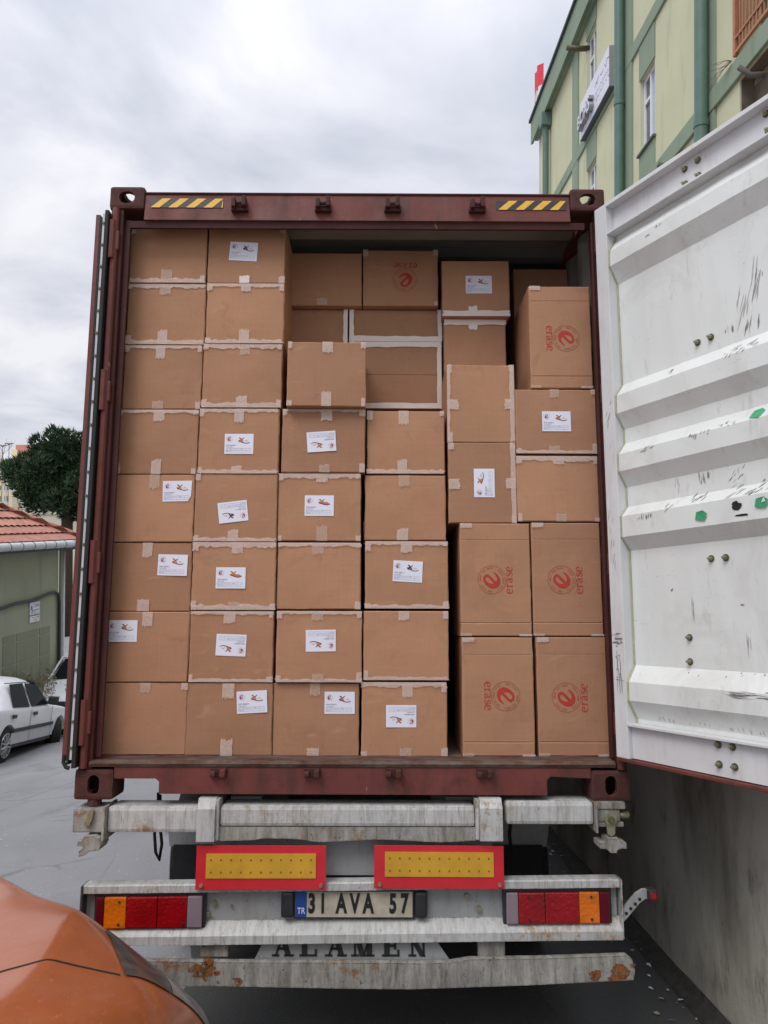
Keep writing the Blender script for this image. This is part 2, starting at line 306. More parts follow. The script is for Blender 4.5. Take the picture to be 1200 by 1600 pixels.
# ------------------------------------------------------------------ mesh helpers
class MB:
    def __init__(s): s.v = []; s.f = []; s.mi = []; s.mats = []
    def mat(s, name):
        if name not in s.mats: s.mats.append(name)
        return s.mats.index(name)
    def add(s, vs, fs, mat):
        o = len(s.v); s.v += [tuple(p) for p in vs]; k = s.mat(mat)
        for f in fs: s.f.append([i + o for i in f]); s.mi.append(k)
        return s
    def box(s, x0, x1, y0, y1, z0, z1, mat, bev=0.):
        if bev <= 0:
            vs = [(x, y, z) for x in (x0, x1) for y in (y0, y1) for z in (z0, z1)]
            fs = [(0, 1, 3, 2), (4, 6, 7, 5), (0, 4, 5, 1), (2, 3, 7, 6), (0, 2, 6, 4), (1, 5, 7, 3)]
            return s.add(vs, fs, mat)
        bm = bmesh.new(); bmesh.ops.create_cube(bm, size=1)
        for v in bm.verts: v.co = Vector(((x0 + x1) / 2 + v.co.x * (x1 - x0), (y0 + y1) / 2 + v.co.y * (y1 - y0), (z0 + z1) / 2 + v.co.z * (z1 - z0)))
        bmesh.ops.bevel(bm, geom=bm.edges[:], offset=bev, segments=2, affect='EDGES', profile=.6)
        return s.bm(bm, mat)
    def bm(s, bm, mat, mtx=None):
        bm.verts.index_update()
        s.add([(mtx @ v.co if mtx else v.co) for v in bm.verts], [[v.index for v in f.verts] for f in bm.faces], mat); bm.free(); return s
    def prism(s, pts, mat, ax='y', a=0., b=1.):
        """polygon pts extruded along an axis from a to b. ax y: pts are (x,z); x: (y,z); z: (x,y)"""
        n = len(pts)
        def P(p, t): return {'y': (p[0], t, p[1]), 'x': (t, p[0], p[1]), 'z': (p[0], p[1], t)}[ax]
        vs = [P(p, a) for p in pts] + [P(p, b) for p in pts]
        fs = [list(range(n)), list(range(2 * n - 1, n - 1, -1))] + [(i, i + n, (i + 1) % n + n, (i + 1) % n) for i in range(n)]
        return s.add(vs, fs, mat)
    def tube(s, pts, r, mat, n=10, caps=True):
        pts = [Vector(p) for p in pts]; rs = r if isinstance(r, (list, tuple)) else [r] * len(pts)
        vs = []; up = None
        for i, p in enumerate(pts):
            t = (pts[min(i + 1, len(pts) - 1)] - pts[max(i - 1, 0)]).normalized()
            if up is None: up = Vector((0, 0, 1)) if abs(t.z) < .9 else Vector((1, 0, 0))
            a = t.cross(up).normalized(); b = a.cross(t).normalized(); up = b
            for k in range(n):
                c = 2 * math.pi * k / n; vs.append(p + (a * math.cos(c) + b * math.sin(c)) * rs[i])
        fs = []
        for i in range(len(pts) - 1):
            for k in range(n): fs.append((i * n + k, i * n + (k + 1) % n, (i + 1) * n + (k + 1) % n, (i + 1) * n + k))
        if caps: fs += [list(range(n))[::-1], [(len(pts) - 1) * n + k for k in range(n)]]
        return s.add(vs, fs, mat)
    def cyl(s, c, r, h, mat, ax='y', n=16, r2=None):
        d = {'x': Vector((1, 0, 0)), 'y': Vector((0, 1, 0)), 'z': Vector((0, 0, 1))}[ax]
        c = Vector(c); return s.tube([c, c + d * h], [r, r if r2 is None else r2], mat, n)
    def grid(s, fn, nu, nv, mat, flip=False):
        vs = [fn(i / nu, j / nv) for i in range(nu + 1) for j in range(nv + 1)]
        fs = []
        for i in range(nu):
            for j in range(nv):
                a = i * (nv + 1) + j; q = (a, a + 1, a + nv + 2, a + nv + 1); fs.append(q[::-1] if flip else q)
        return s.add(vs, fs, mat)
    def mesh(s, name, org=(0, 0, 0), smooth=False, fix=True):
        me = bpy.data.meshes.new(name); o = Vector(org)
        me.from_pydata([Vector(v) - o for v in s.v], [], s.f)
        for k in s.mats: me.materials.append(M[k])
        me.polygons.foreach_set('material_index', s.mi)
        if fix:
            bm = bmesh.new(); bm.from_mesh(me); bmesh.ops.recalc_face_normals(bm, faces=bm.faces); bm.to_mesh(me); bm.free()
        if smooth:
            me.polygons.foreach_set('use_smooth', [True] * len(me.polygons))
        me.update(); return me

def link(name, data, parent=None):
    o = bpy.data.objects.new(name, data); C.objects.link(o)
    if parent is not None: o.parent = parent
    return o
def thing(name, label, cat, org=(0, 0, 0), group=None, frame=None, mesh=None, rot=None):
    """top-level object; geometry of its parts is given in the frame's coordinates and made relative to org"""
    o = bpy.data.objects.new(name, mesh); C.objects.link(o)
    o.matrix_world = (frame or Matrix()) @ Matrix.Translation(org) @ (rot or Matrix())
    o['label'] = label; o['category'] = cat
    if group: o['group'] = group
    ORG[o.name] = Vector(org)
    return o
ORG = {}
def part(name, mb, parent, smooth=False, label=None, sub=False, stuff=False):
    top = parent
    while top.parent is not None: top = top.parent
    o = link(name, mb.mesh(name, ORG[top.name], smooth), parent)
    if label: o['label'] = label
    if stuff: o['kind'] = 'stuff'
    return o
def struct(name, mb, frame=None, smooth=False, kind='structure'):
    o = link(name, mb.mesh(name, (0, 0, 0), smooth)); o['kind'] = kind
    if frame is not None: o.matrix_world = frame
    return o
def autosmooth(o, ang=35):
    me = o.data; me.polygons.foreach_set('use_smooth', [True] * len(me.polygons))
    bm = bmesh.new(); bm.from_mesh(me)
    for e in bm.edges:
        e.smooth = not (len(e.link_faces) == 2 and e.calc_face_angle(0) > R(ang))
    bm.to_mesh(me); bm.free(); return o
def boolean(o, cutter_mb, solver='EXACT'):
    c = bpy.data.objects.new('cutter_tmp', cutter_mb.mesh('cutter_tmp')); C.objects.link(c)
    md = o.modifiers.new('cut', 'BOOLEAN'); md.object = c; md.operation = 'DIFFERENCE'; md.solver = solver
    c.matrix_world = o.matrix_world if o.parent is None else Matrix()
    return c
def bool_mesh(base, cutters):
    """mesh = base minus cutters, both MB in the same coordinates"""
    a = bpy.data.objects.new('tmp_a', base.mesh('tmp_a')); C.objects.link(a); cs = []
    for cm in cutters:
        c = bpy.data.objects.new('tmp_c', cm.mesh('tmp_c')); C.objects.link(c); cs.append(c)
        md = a.modifiers.new('cut', 'BOOLEAN'); md.object = c; md.operation = 'DIFFERENCE'; md.solver = 'EXACT'
    bpy.context.view_layer.update()
    dg = bpy.context.evaluated_depsgraph_get()
    me = bpy.data.meshes.new_from_object(a.evaluated_get(dg))
    for o in [a] + cs: bpy.data.objects.remove(o)
    return me
def mesh_part(name, me, org, parent):
    me.transform(Matrix.Translation(-Vector(org))); return link(name, me, parent)

# text as flat or raised mesh, laid in XZ facing -Y
def text_mb(mb, txt, size, mat, mtx, ext=0., sx=1., align='CENTER', bold=0., space=1.):
    cu = bpy.data.curves.new('txt', 'FONT'); cu.body = txt; cu.size = size; cu.extrude = ext; cu.align_x = align; cu.align_y = 'CENTER'
    cu.offset = bold; cu.resolution_u = 3; cu.space_character = space
    ob = bpy.data.objects.new('txt', cu); C.objects.link(ob)
    bpy.context.view_layer.update()
    me = bpy.data.meshes.new_from_object(ob.evaluated_get(bpy.context.evaluated_depsgraph_get()))
    bpy.data.objects.remove(ob)
    m = mtx @ Matrix.Rotation(R(90), 4, 'X') @ Matrix.Scale(sx, 4, (1, 0, 0))
    mb.add([m @ v.co for v in me.vertices], [list(p.vertices) for p in me.polygons], mat)
    bpy.data.meshes.remove(me)
def catmull(P, n=6):
    out = []
    for i in range(len(P) - 1):
        p0, p1, p2, p3 = P[max(i - 1, 0)], P[i], P[i + 1], P[min(i + 2, len(P) - 1)]
        for k in range(n):
            t = k / n
            out.append(tuple(.5 * (2 * b + (c - a) * t + (2 * a - 5 * b + 4 * c - d) * t * t + (3 * b - a - 3 * c + d) * t ** 3) for a, b, c, d in zip(p0, p1, p2, p3)))
    out.append(tuple(P[-1])); return out
def ribbon(mb, P, mat, f, n=6):
    """P: (x, z, width) control points; f maps (x,z) to 3D"""
    S = catmull(P, n); L = []; Rr = []
    for i, (x, y, w) in enumerate(S):
        a = S[max(i - 1, 0)]; b = S[min(i + 1, len(S) - 1)]; dx, dy = b[0] - a[0], b[1] - a[1]; l = math.hypot(dx, dy) or 1
        L.append(f(x - dy / l * w / 2, y + dx / l * w / 2)); Rr.append(f(x + dy / l * w / 2, y - dx / l * w / 2))
    k = len(S); mb.add(L + Rr, [(i, i + 1, i + 1 + k, i + k) for i in range(k - 1)], mat)
GLYPH_E = [(-60, 65, 56), (0, 8, 50), (58, -48, 50), (88, -100, 52), (48, -148, 48), (-18, -146, 50), (-82, -98, 60), (-122, -20, 84), (-118, 62, 104), (-68, 122, 92), (2, 138, 66), (70, 116, 48), (122, 74, 30), (154, 34, 14)]
LET = {
 'e': ([[(.1, .50, .12), (.45, .53, .12), (.80, .56, .12)], [(.80, .56, .16), (.74, .84, .15), (.47, .98, .12), (.2, .82, .18), (.1, .5, .22), (.2, .16, .19), (.5, .02, .14), (.72, .06, .09), (.84, .18, .04)]], .98),
 'r': ([[(.26, 0, .2), (.26, .5, .2), (.26, .97, .2)], [(.02, .04, .08), (.28, .04, .08), (.54, .04, .08)], [(.02, .93, .08), (.15, .93, .08), (.3, .93, .08)], [(.3, .62, .08), (.42, .84, .12), (.6, .93, .17), (.7, .84, .18)]], .80),
 'a': ([[(.14, .76, .17), (.24, .92, .13), (.46, .97, .12), (.66, .84, .18), (.68, .5, .2), (.69, .14, .19), (.84, .04, .10), (.93, .05, .08)], [(.66, .58, .10), (.38, .52, .12), (.17, .36, .19), (.16, .16, .2), (.34, .03, .12), (.54, .08, .09), (.68, .24, .06)]], 1.0),
 's': ([[(.72, .74, .12), (.62, .92, .1), (.40, .97, .12), (.2, .84, .17), (.24, .64, .2), (.46, .51, .21), (.68, .37, .2), (.70, .15, .17), (.46, .02, .12), (.22, .06, .1), (.12, .24, .13)]], .86),
}
def erase_word(mb, mat, f, s):
    adv = sum(LET[c][1] for c in 'erase'); x = -adv * s / 2
    for c in 'erase':
        for st in LET[c][0]: ribbon(mb, [(x + px * s, pz * s, w * s * .92) for px, pz, w in st], mat, f, 5)
        x += LET[c][1] * s

# ================================================================== LARGE STRUCTURE
# ---- street: one sheet, parallel to the truck near it, falling away to one side, level again further down
def sstep(a, b, x):
    t = max(0., min(1., (x - a) / (b - a))); return t * t * (3 - 2 * t)
def ground_z(x, y):
    z = -0.1369 * y
    z -= 0.10 * max(0., -x - 2.) * sstep(0, 8, y) if x > -12 else 1.0 * sstep(0, 8, y)
    if y > 17: z = z + 0.1369 * (y - 17) * sstep(17, 24, y)
    if y < -8: z = z + 0.1369 * (y + 8) * .5
    return z
g = MB()
xs = [-900, -300, -120, -60, -40, -30, -24, -20, -17, -14] + [-12 + i * .8 for i in range(26)] + [10, 14, 20, 30, 60, 150, 400, 900]
ys = [-300, -80, -40, -24, -16, -12] + [-10 + i * 1. for i in range(45)] + [38, 44, 55, 80, 150, 400, 1200]
nx, ny = len(xs), len(ys)
g.add([(x, y, ground_z(x, y) if y < 200 else ground_z(x, 200)) for x in xs for y in ys], [(i * ny + j, (i + 1) * ny + j, (i + 1) * ny + j + 1, i * ny + j + 1) for i in range(nx - 1) for j in range(ny - 1)], 'asphalt')
struct('street', g, smooth=True)

# ---- retaining wall beside the truck (truck frame, parallel to the street)
wm = MB()
WX = [(14., 1.60), (3.7, 1.69), (.5, 1.755), (-6, 1.90)]
N = 60
def wallx(y):
    for (y1, x1), (y0, x0) in zip(WX, WX[1:]):
        if y <= y1 and y >= y0: return x0 + (x1 - x0) * (y - y0) / (y1 - y0)
    return WX[0][1] if y > 14 else WX[-1][1]
def wfn(u, v):
    y = -6 + 20 * u; z = -.3 + 2.65 * v
    return (wallx(y) + .012 * noise.noise(Vector((y * 1.3, z * 1.3, 0))) + .02 * (1 - v), y, z)
wm.grid(wfn, N, 16, 'retaining_concrete')
wm.add([(wallx(-6), -6, 2.35), (wallx(14), 14, 2.35), (wallx(14) + .3, 14, 2.35), (wallx(-6) + .3, -6, 2.35)], [(0, 1, 2, 3)], 'retaining_concrete')
rw_ = thing('retaining_wall', 'long stained concrete wall rising from the street close beside the trailer', 'wall', (1.8, 0, 0), frame=TILT)
part('wall_face', wm, rw_, smooth=False)
cp = MB(); 
for i in range(10):
    y0 = -6 + i * 2.; cp.box(wallx(y0 + 1) - .04, wallx(y0 + 1) + .36, y0 + .004, y0 + 1.996, 2.352, 2.44, 'concrete_raw', .012)
part('coping', cp, rw_)
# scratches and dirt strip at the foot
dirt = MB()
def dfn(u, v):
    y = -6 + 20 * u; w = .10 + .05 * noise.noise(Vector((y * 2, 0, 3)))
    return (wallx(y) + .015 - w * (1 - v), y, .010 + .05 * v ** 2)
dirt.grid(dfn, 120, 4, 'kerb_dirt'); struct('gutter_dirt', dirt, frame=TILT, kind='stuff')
lit = MB(); rnd = random.Random(3)
for i in range(170):
    y = rnd.uniform(-3, 7); x = wallx(y) - .06 - abs(rnd.gauss(0, .09)); a = rnd.uniform(0, 6.28); s = rnd.uniform(.004, .02); w = s * rnd.uniform(.3, .8)
    c, q = math.cos(a), math.sin(a); z = .012 + rnd.uniform(0, .008)
    lit.add([(x + c * s, y + q * s, z), (x - q * w, y + c * w, z + .006), (x - c * s, y - q * s, z + .003), (x + q * w, y - c * w, z + .001)], [(0, 1, 2, 3)], 'paper' if rnd.random() < .45 else 'sealant')
struct('litter', lit, frame=TILT, kind='stuff')
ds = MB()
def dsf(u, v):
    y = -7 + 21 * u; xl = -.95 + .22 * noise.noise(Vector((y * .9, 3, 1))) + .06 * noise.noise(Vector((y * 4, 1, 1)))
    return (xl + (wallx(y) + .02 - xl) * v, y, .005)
ds.grid(dsf, 120, 6, 'asphalt_shade'); struct('ground_shade_strip', ds, frame=TILT)  # added strip over the street; trailer shade is put into its colour
# yard behind the wall
yd = MB(); yd.add([(1.9, -8, 2.2), (30, -8, 2.2), (30, 14, 2.2), (1.9, 14, 2.2)], [(0, 1, 2, 3)], 'retaining_concrete'); struct('yard', yd, frame=TILT)

# ---- green block of flats behind the wall (its street front is the plane x = FX)
FX = 0.1217 + 4.654
def fy(y): return -3.17 + (y + 3.17) * 1.2
def fz(z): return 2.36 + (z - 2.36) * 1.2
bld = thing('apartment_building', 'lime and green rendered block of flats behind the concrete wall', 'building', (FX, 8, 0))
YE = 19.1; YN = -9.
wins = [(10.42, 11.04, 10.15, 11.48), (7.50, 8.09, 7.87, 8.98), (10.42, 11.0, 7.87, 8.98)]
base = MB().box(FX, FX + .32, YN, YE, -3.2, 14.1, 'stucco_lime')
cuts = [MB().box(FX - .3, FX + .6, fy(a), fy(b), fz(c), fz(d), 'stucco_lime') for a, b, c, d in wins]
cuts.append(MB().box(FX - .3, FX + .6, fy(1.2), fy(5.02), fz(7.44), fz(9.1), 'stucco_lime'))
cuts.append(MB().box(FX - .3, FX + .25, fy(1.2), fy(4.96), fz(5.2), fz(7.16), 'stucco_lime'))
mesh_part('wall', bool_mesh(base, cuts), (FX, 8, 0), bld)
sd_ = MB(); sd_.box(FX + .32, FX + 12, YE - .3, YE, -3.2, 14.1, 'stucco_lime'); sd_.box(FX + .32, FX + 12, YN, YN + .3, -3.2, 14.1, 'stucco_lime')
part('side_wall', sd_, bld)
def bx(name, parent, x0, x1, y0, y1, z0, z1, mat, bev=0., label=None):
    return part(name, MB().box(min(x0, x1), max(x0, x1), min(y0, y1), max(y0, y1), z0, z1, mat, bev), parent, label=label)
bx('storey_band', bld, FX - .04, FX + .001, YN, YE + .02, fz(9.5), fz(9.72), 'stucco_green', .008)
bx('storey_band', bld, FX - .05, FX + .001, YN, YE + .02, fz(7.17), fz(7.40), 'stucco_green', .008)
bx('eaves_band', bld, FX - .04, FX + .001, YN, YE + .02, 13.78, 14.08, 'stucco_green')
part('soffit_moulding', MB().box(FX - .11, FX + .002, YN, YE + .1, 13.70, 13.78, 'stucco_green', .02), bld)
rf = MB().prism([(FX - .20, 13.66), (FX - .20, 14.33), (FX + 12, 14.33), (FX + 12, 14.08), (FX - .12, 14.08), (FX - .12, 13.70)], 'stucco_green', 'y', YN - .1, YE + .25)
rfo = part('roof', rf, bld)
bx('roof_edge', rfo, FX - .26, FX - .10, YN - .12, YE + .3, 14.33, 14.41, 'roof_edge_dark', .01)
for a, b in ((11.62, 12.05), (8.42, 8.86), (5.52, 5.78)):     # green pilasters beside the downpipes
    bx('pilaster', bld, FX - .035, FX + .001, fy(a), fy(b), fz(7.405), fz(9.495), 'stucco_green')
    bx('pilaster', bld, FX - .035, FX + .001, fy(a), fy(b), fz(9.725), 13.695, 'stucco_green')
    bx('pilaster', bld, FX - .035, FX + .001, fy(a), fy(b), -1.2, fz(7.165), 'stucco_green')
for (a, b, c, d), lo, hi in zip(wins, (fz(9.725), fz(7.405), fz(7.405)), (13.695, fz(9.495), fz(9.495))):   # green panels over and under each window
    bx('spandrel', bld, FX - .02, FX + .001, fy(a) - .03, fy(b) + .03, fz(d) + .002, hi, 'stucco_green')
    if fz(c) - lo > .06: bx('spandrel', bld, FX - .02, FX + .001, fy(a) - .03, fy(b) + .03, lo, fz(c) - .05, 'stucco_green')
# sloped fill under the third pipe bay
part('stair_panel', MB().prism([(fy(5.79), fz(7.1)), (fy(7.1), fz(6.0)), (fy(5.79), fz(6.0))], 'stucco_green', 'x', FX - .03, FX + .001), bld)
def window(a, b, c, d, blue=False):
    y0, y1, z0, z1 = fy(a), fy(b), fz(c), fz(d); x0, x1 = FX + .06, FX + .12; t = .065
    f = MB()
    f.box(x0, x1, y0, y0 + t, z0, z1, 'upvc_white', .006); f.box(x0, x1, y1 - t, y1, z0, z1, 'upvc_white', .006)
    f.box(x0, x1, y0 + t, y1 - t, z0, z0 + t, 'upvc_white', .006); f.box(x0, x1, y0 + t, y1 - t, z1 - t, z1, 'upvc_white', .006)
    ym = (y0 + y1) / 2; f.box(x0 - .008, x1, ym - .03, ym + .03, z0 + t, z1 - t, 'upvc_white', .006)
    zt = z0 + (z1 - z0) * .66; f.box(x0 - .008, x1, ym + .03, y1 - t, zt - .03, zt + .03, 'upvc_white', .006)
    w = part('window', f, bld)
    part('pane', MB().box(x0 + .03, x0 + .036, ym + .03, y1 - t, z0 + t, zt - .03, 'window_glass'), w)
    part('pane', MB().box(x0 + .03, x0 + .036, ym + .03, y1 - t, zt + .03, z1 - t, 'window_glass'), w)
    part('pane', MB().box(x0 + .03, x0 + .036, y0 + t, ym - .03, z0 + t, z1 - t, 'window_glass_blue' if blue else 'window_glass'), w)
    part('back_board', MB().box(x1 + .15, x1 + .17, y0 - .1, y1 + .1, z0 - .1, z1 + .1, 'black_plastic'), w)
    part('window_sill', MB().box(FX - .06, FX + .055, y0 - .06, y1 + .06, z0 - .045, z0 - .002, 'stone_sill', .006), w)
window(*wins[0]); window(*wins[1], True); window(*wins[2])
def pipe(y, r, z0, z1, hopper=False, parent=bld):
    p = MB(); x = FX - r - .05
    p.tube([(x, y, z0), (x, y, z1)], r, 'pipe_green', 16)
    o = autosmooth(part('downpipe', p, parent))
    for z in [z0 + .9 + i * 2.35 for i in range(int((z1 - z0) / 2.35))]:
        c = MB(); c.tube([(x, y, z), (x, y, z + .09)], r + .012, 'pipe_green', 16); c.box(x, FX, y - .015, y + .015, z + .03, z + .06, 'pipe_green'); autosmooth(part('pipe_clamp', c, o))
    if hopper: part('hopper', MB().box(x - r - .06, x + r + .05, y - r - .08, y + r + .08, z1 - .02, z1 + .34, 'pipe_green', .02), o)
pipe(17.6, .085, 0, 13.3, True); pipe(11.12, .092, 0, 13.7); pipe(7.44, .092, 0, 13.7)
# recessed balcony with orange grille over the lower band
bk = MB(); bk.box(FX + .45, FX + .5, fy(1.2), fy(5.02), fz(7.3), fz(9.2), 'door_brown'); part('balcony_door', bk, bld)
bx('balcony_floor', bld, FX + .02, FX + .9, fy(1.2), fy(5.02), fz(7.38), fz(7.42), 'concrete_raw')
gr = MB(); gy0, gy1, gz0, gz1 = fy(1.2), fy(5.02), fz(7.46), fz(9.08)
gr.box(FX - .06, FX - .01, gy1 - .06, gy1, gz0 - .02, gz1, 'grille_orange', .006); gr.box(FX - .055, FX - .02, gy0, gy1 - .06, gz0, gz0 + .04, 'grille_orange'); gr.box(FX - .055, FX - .02, gy0, gy1 - .06, gz0 + .19, gz0 + .22, 'grille_orange')
gro = part('balcony_grille', gr, bld)
bar0 = None
for i in range(48):
    y = gy1 - .16 - i * .09
    if bar0 is None:
        bar0 = part('bar', MB().box(FX - .048, FX - .028, -.009, .009, gz0 + .04, gz1, 'grille_orange'), gro); bar0.data.transform(Matrix.Translation((0, 8, 0))); bar0.location.y = y - 8
    else:
        b = bar0.copy(); C.objects.link(b); b.parent = gro; b.location.y = y - 8
# window in the recess under the band
lw = MB(); a, b, c, d = fy(1.2), fy(4.96), fz(5.2), fz(7.16); ll = FX + .20
lw.box(FX + .02, FX + .19, b - .012, b - .002, c, d - .002, 'timber_brown'); lw.box(FX + .02, FX + .19, a, b - .013, d - .012, d - .002, 'timber_brown'); lw.box(ll, ll + .04, b - .75, b - .002, c, d - .08, 'timber_brown'); lw.box(ll, ll + .04, a, b - .62, d - .18, d - .08, 'timber_brown'); lw.box(ll, ll + .04, b - 1.9, b - 1.8, c, d - .18, 'timber_brown')
lwo = part('window', lw, bld, label='brown framed window in the shaded recess')
part('pane', MB().box(ll + .015, ll + .02, b - 1.8, b - .75, c, d - .18, 'window_glass_blue'), lwo); part('pane', MB().box(ll + .015, ll + .02, a, b - 1.9, c, d - .18, 'window_glass'), lwo)
# pipe stubs poking out
def stub(y, z, l, r, mat, drop=.12):
    p = MB(); p.tube([(FX + .05, y, z), (FX - l * .5, y + .02, z), (FX - l, y + .05, z + drop)], r, mat, 12); part('pipe_stub', p, bld, smooth=True)
stub(fy(11.05), fz(11.35), .45, .06, 'bolt_rusty', .05); stub(fy(5.8), fz(6.65), .3, .05, 'concrete_raw'); stub(fy(6.55), fz(6.95), .35, .045, 'concrete_raw', .08); stub(fy(4.5), fz(6.95), .25, .035, 'concrete_raw')
# dry twigs growing at the balcony corner
tw = MB(); rnd = random.Random(5)
for i in range(7):
    p = Vector((FX - .06, gy1 + .02, gz0 - .05)); q = [p]
    dr = Vector((-.25, 1, rnd.uniform(-.25, .5)))
    for k in range(5):
        dr = dr + Vector((rnd.uniform(-.3, .2), rnd.uniform(-.2, .2), rnd.uniform(-.5, .5))); q.append(q[-1] + dr.normalized() * rnd.uniform(.06, .12))
    tw.tube(q, [.006, .005, .004, .003, .003, .002], 'twig', 4)
o = thing('dry_plant', 'dry leafless twigs rooted at the balcony corner above the green band', 'plant', (FX - .06, gy1, gz0)); part('twigs', tw, o)
# the long white sign on the facade
def scrib(mb, mat, f, x0, x1, z, h, w, seed):
    rnd = random.Random(seed); x = x0; P = []
    while x < x1:
        P.append((x, z + h * rnd.uniform(-.5, .5), w)); x += h * rnd.uniform(.28, .5)
        if rnd.random() < .13 and len(P) > 3:
            ribbon(mb, P, mat, f, 3); P = []; x += h * .6
    if len(P) > 2: ribbon(mb, P, mat, f, 3)
SX = FX - .15; sy0, sy1, sz0, sz1 = 11.72, 13.9, 11.03, 11.84
sg = thing('wall_sign', 'long white projecting sign board with dark lettering on the lime facade', 'sign', (SX, 12.6, 11.4))
sm_ = MB(); sm_.box(SX, FX - .045, sy0, sy1, sz0, sz1, 'sign_edge'); part('sign_box', sm_, sg)
part('sign_face', MB().box(SX - .006, SX - .001, sy0 - .004, sy1 + .004, sz0 - .004, sz1 + .004, 'sign_board'), sg)
part('sign_underside', MB().box(SX, FX - .045, sy0 + .002, sy1 - .002, sz0 - .02, sz0 - .002, 'sign_bottom'), sg)
FM = Matrix(((0, 1, 0, 0), (-1, 0, 0, 0), (0, 0, 1, 0), (0, 0, 0, 1)))    # local x -> -Y, faces -X
lt = MB(); text_mb(lt, 'BOAS', .42, 'sign_board', Matrix.Translation((SX - .055, 13.28, 11.30)) @ FM, ext=.05, sx=.95, bold=.012)
lto = part('raised_letters', lt, sg); lto.data.materials.clear(); lto.data.materials.append(M['sign_edge'])
lt = MB(); text_mb(lt, 'BOAS', .42, 'sign_board', Matrix.Translation((SX - .107, 13.28, 11.30)) @ FM, ext=.001, sx=.95, bold=.0); part('letter_faces', lt, sg)
sc_ = MB(); ff = lambda x, z: (SX - .009, 12.65 - x, 11.4 + z)
scrib(sc_, 'ink_dark', ff, -.05, 1.1, .20, .12, .016, 1); scrib(sc_, 'ink_grey', ff, 0, 1.1, -.02, .07, .010, 2); scrib(sc_, 'ink_grey', ff, .02, 1.05, -.15, .07, .010, 3)
part('lettering', sc_, sg)
# flag on the roof
fl = thing('flag', 'red and white flag on a thin pole above the roof edge', 'flag', (FX + .4, 17.6, 14.3))
part('pole', MB().tube([(FX - .1, 19.2, 14.4), (FX - .1, 19.2, 15.75)], .012, 'flag_red', 8), fl)
def flg(u, v): return (FX - .1 + .10 * math.sin(u * 7) * u, 19.18 - u * .85, 15.70 - v * .62 - .12 * u + .05 * math.sin(u * 5 + v))
part('cloth', MB().grid(flg, 14, 8, 'flag_red'), fl, smooth=True)
def flg2(u, v): return (FX - .1 + .07 * math.sin(u * 5) * u, 19.18 - u * .42, 15.06 - v * .62)
part('cloth', MB().grid(lambda u, v: flg2(u, v * .45), 6, 6, 'flag_white'), fl, smooth=True, label='white lower flag')
part('cloth', MB().grid(lambda u, v: flg2(u * .7, .45 + v * .5), 6, 6, 'flag_dark'), fl, smooth=True, label='dark lower flag')

# ---- olive shed with tiled hip roof across the street
hd = Vector((.116, .993, 0)).normalized()                      # along its street wall, away from the camera
hp = Vector((-7.62, 15.0, 0)); hn = Vector((hd.y, -hd.x, 0))  # hn points to the street
HM = Matrix(((hd.x, hn.x, 0, hp.x), (hd.y, hn.y, 0, hp.y), (0, 0, 1, 0), (0, 0, 0, 1)))   # local u along wall, v out to the street, z up
hs = thing('tiled_roof_shed', 'olive rendered shed with a terracotta tiled hip roof and white gutter', 'building', (0, 0, 0), frame=HM)
part('wall', MB().box(-14, 0, -6, 0, -4.5, 1.72, 'stucco_olive'), hs)
# faded darker rectangles of walled-up windows, framed by paler strips
for z0, z1 in ((-.275, -.125), (-.755, -.31), (-1.35, -.79)):
    for u0, u1 in ((-2.16, -1.73), (-1.68, -.84), (-.79, -.36)):
        part('blind_panel', MB().box(u0, u1, .001, .012, z0, z1, 'stucco_olive_dark', .004), hs)
part('soffit', MB().box(-14, .45, 0.001, .42, 1.66, 1.72, 'roof_edge_dark'), hs)
gt = MB(); gt.tube([(-14, .47, 1.80), (.5, .47, 1.80)], .085, 'gutter_white', 12)
go = autosmooth(part('gutter', gt, hs))
k0 = None
for i in range(26):
    u = .2 - i * .42
    if k0 is None: q = k0 = part('gutter_joint', MB().tube([(0, .47, 1.80), (.02, .47, 1.80)], .091, 'stone_sill', 12), go)
    else: q = k0.copy(); C.objects.link(q); q.parent = go
    q.location.x = u
# hip roof: courses of tiles stepping up, each course its own rippled strip
SL = .57
def course(i, side):
    t0, t1 = i * .30, (i + 1) * .30 + .05; m_ = MB(); n = max(6, int((14.5 - t0) / .11))
    def f(u, v):
        t = t0 + (t1 - t0) * v
        if side == 'front':
            a, b = -14., .5 - t0; uu = a + (b - a) * u; return (uu, .45 - t, 1.84 + t * SL + (1 - v) * .045 + .028 * abs(math.sin(uu * math.pi / .22)))
        a, b = .45 - t0, -6.4 + t0; vv = a + (b - a) * u; return (.5 - t, vv, 1.84 + t * SL + (1 - v) * .045 + .028 * abs(math.sin(vv * math.pi / .22)))
    m_.grid(f, n if side == 'front' else 40, 1, 'roof_tile'); return m_
roof = part('roof', MB().add([(-14, .45, 1.82), (.5, .45, 1.82), (.5, -6.4, 1.82), (-14, -6.4, 1.82), (-14, -2.97, 1.82 + 3.42 * SL), (-2.92, -2.97, 1.82 + 3.42 * SL)], [(0, 1, 5, 4), (1, 2, 5), (2, 3, 4, 5), (0, 4, 3), (0, 3, 2, 1)], 'roof_tile'), hs)
for i in range(11):
    part('tile_course', course(i, 'front'), roof, sub=True); part('tile_course', course(i, 'side'), roof)
for i in range(14):
    t = i * .24; part('hip_tile', MB().tube([(.5 - t, .45 - t, 1.90 + t * SL), (.5 - t - .26, .45 - t - .26, 1.90 + (t + .26) * SL)], [.07, .05], 'roof_tile', 8), roof)
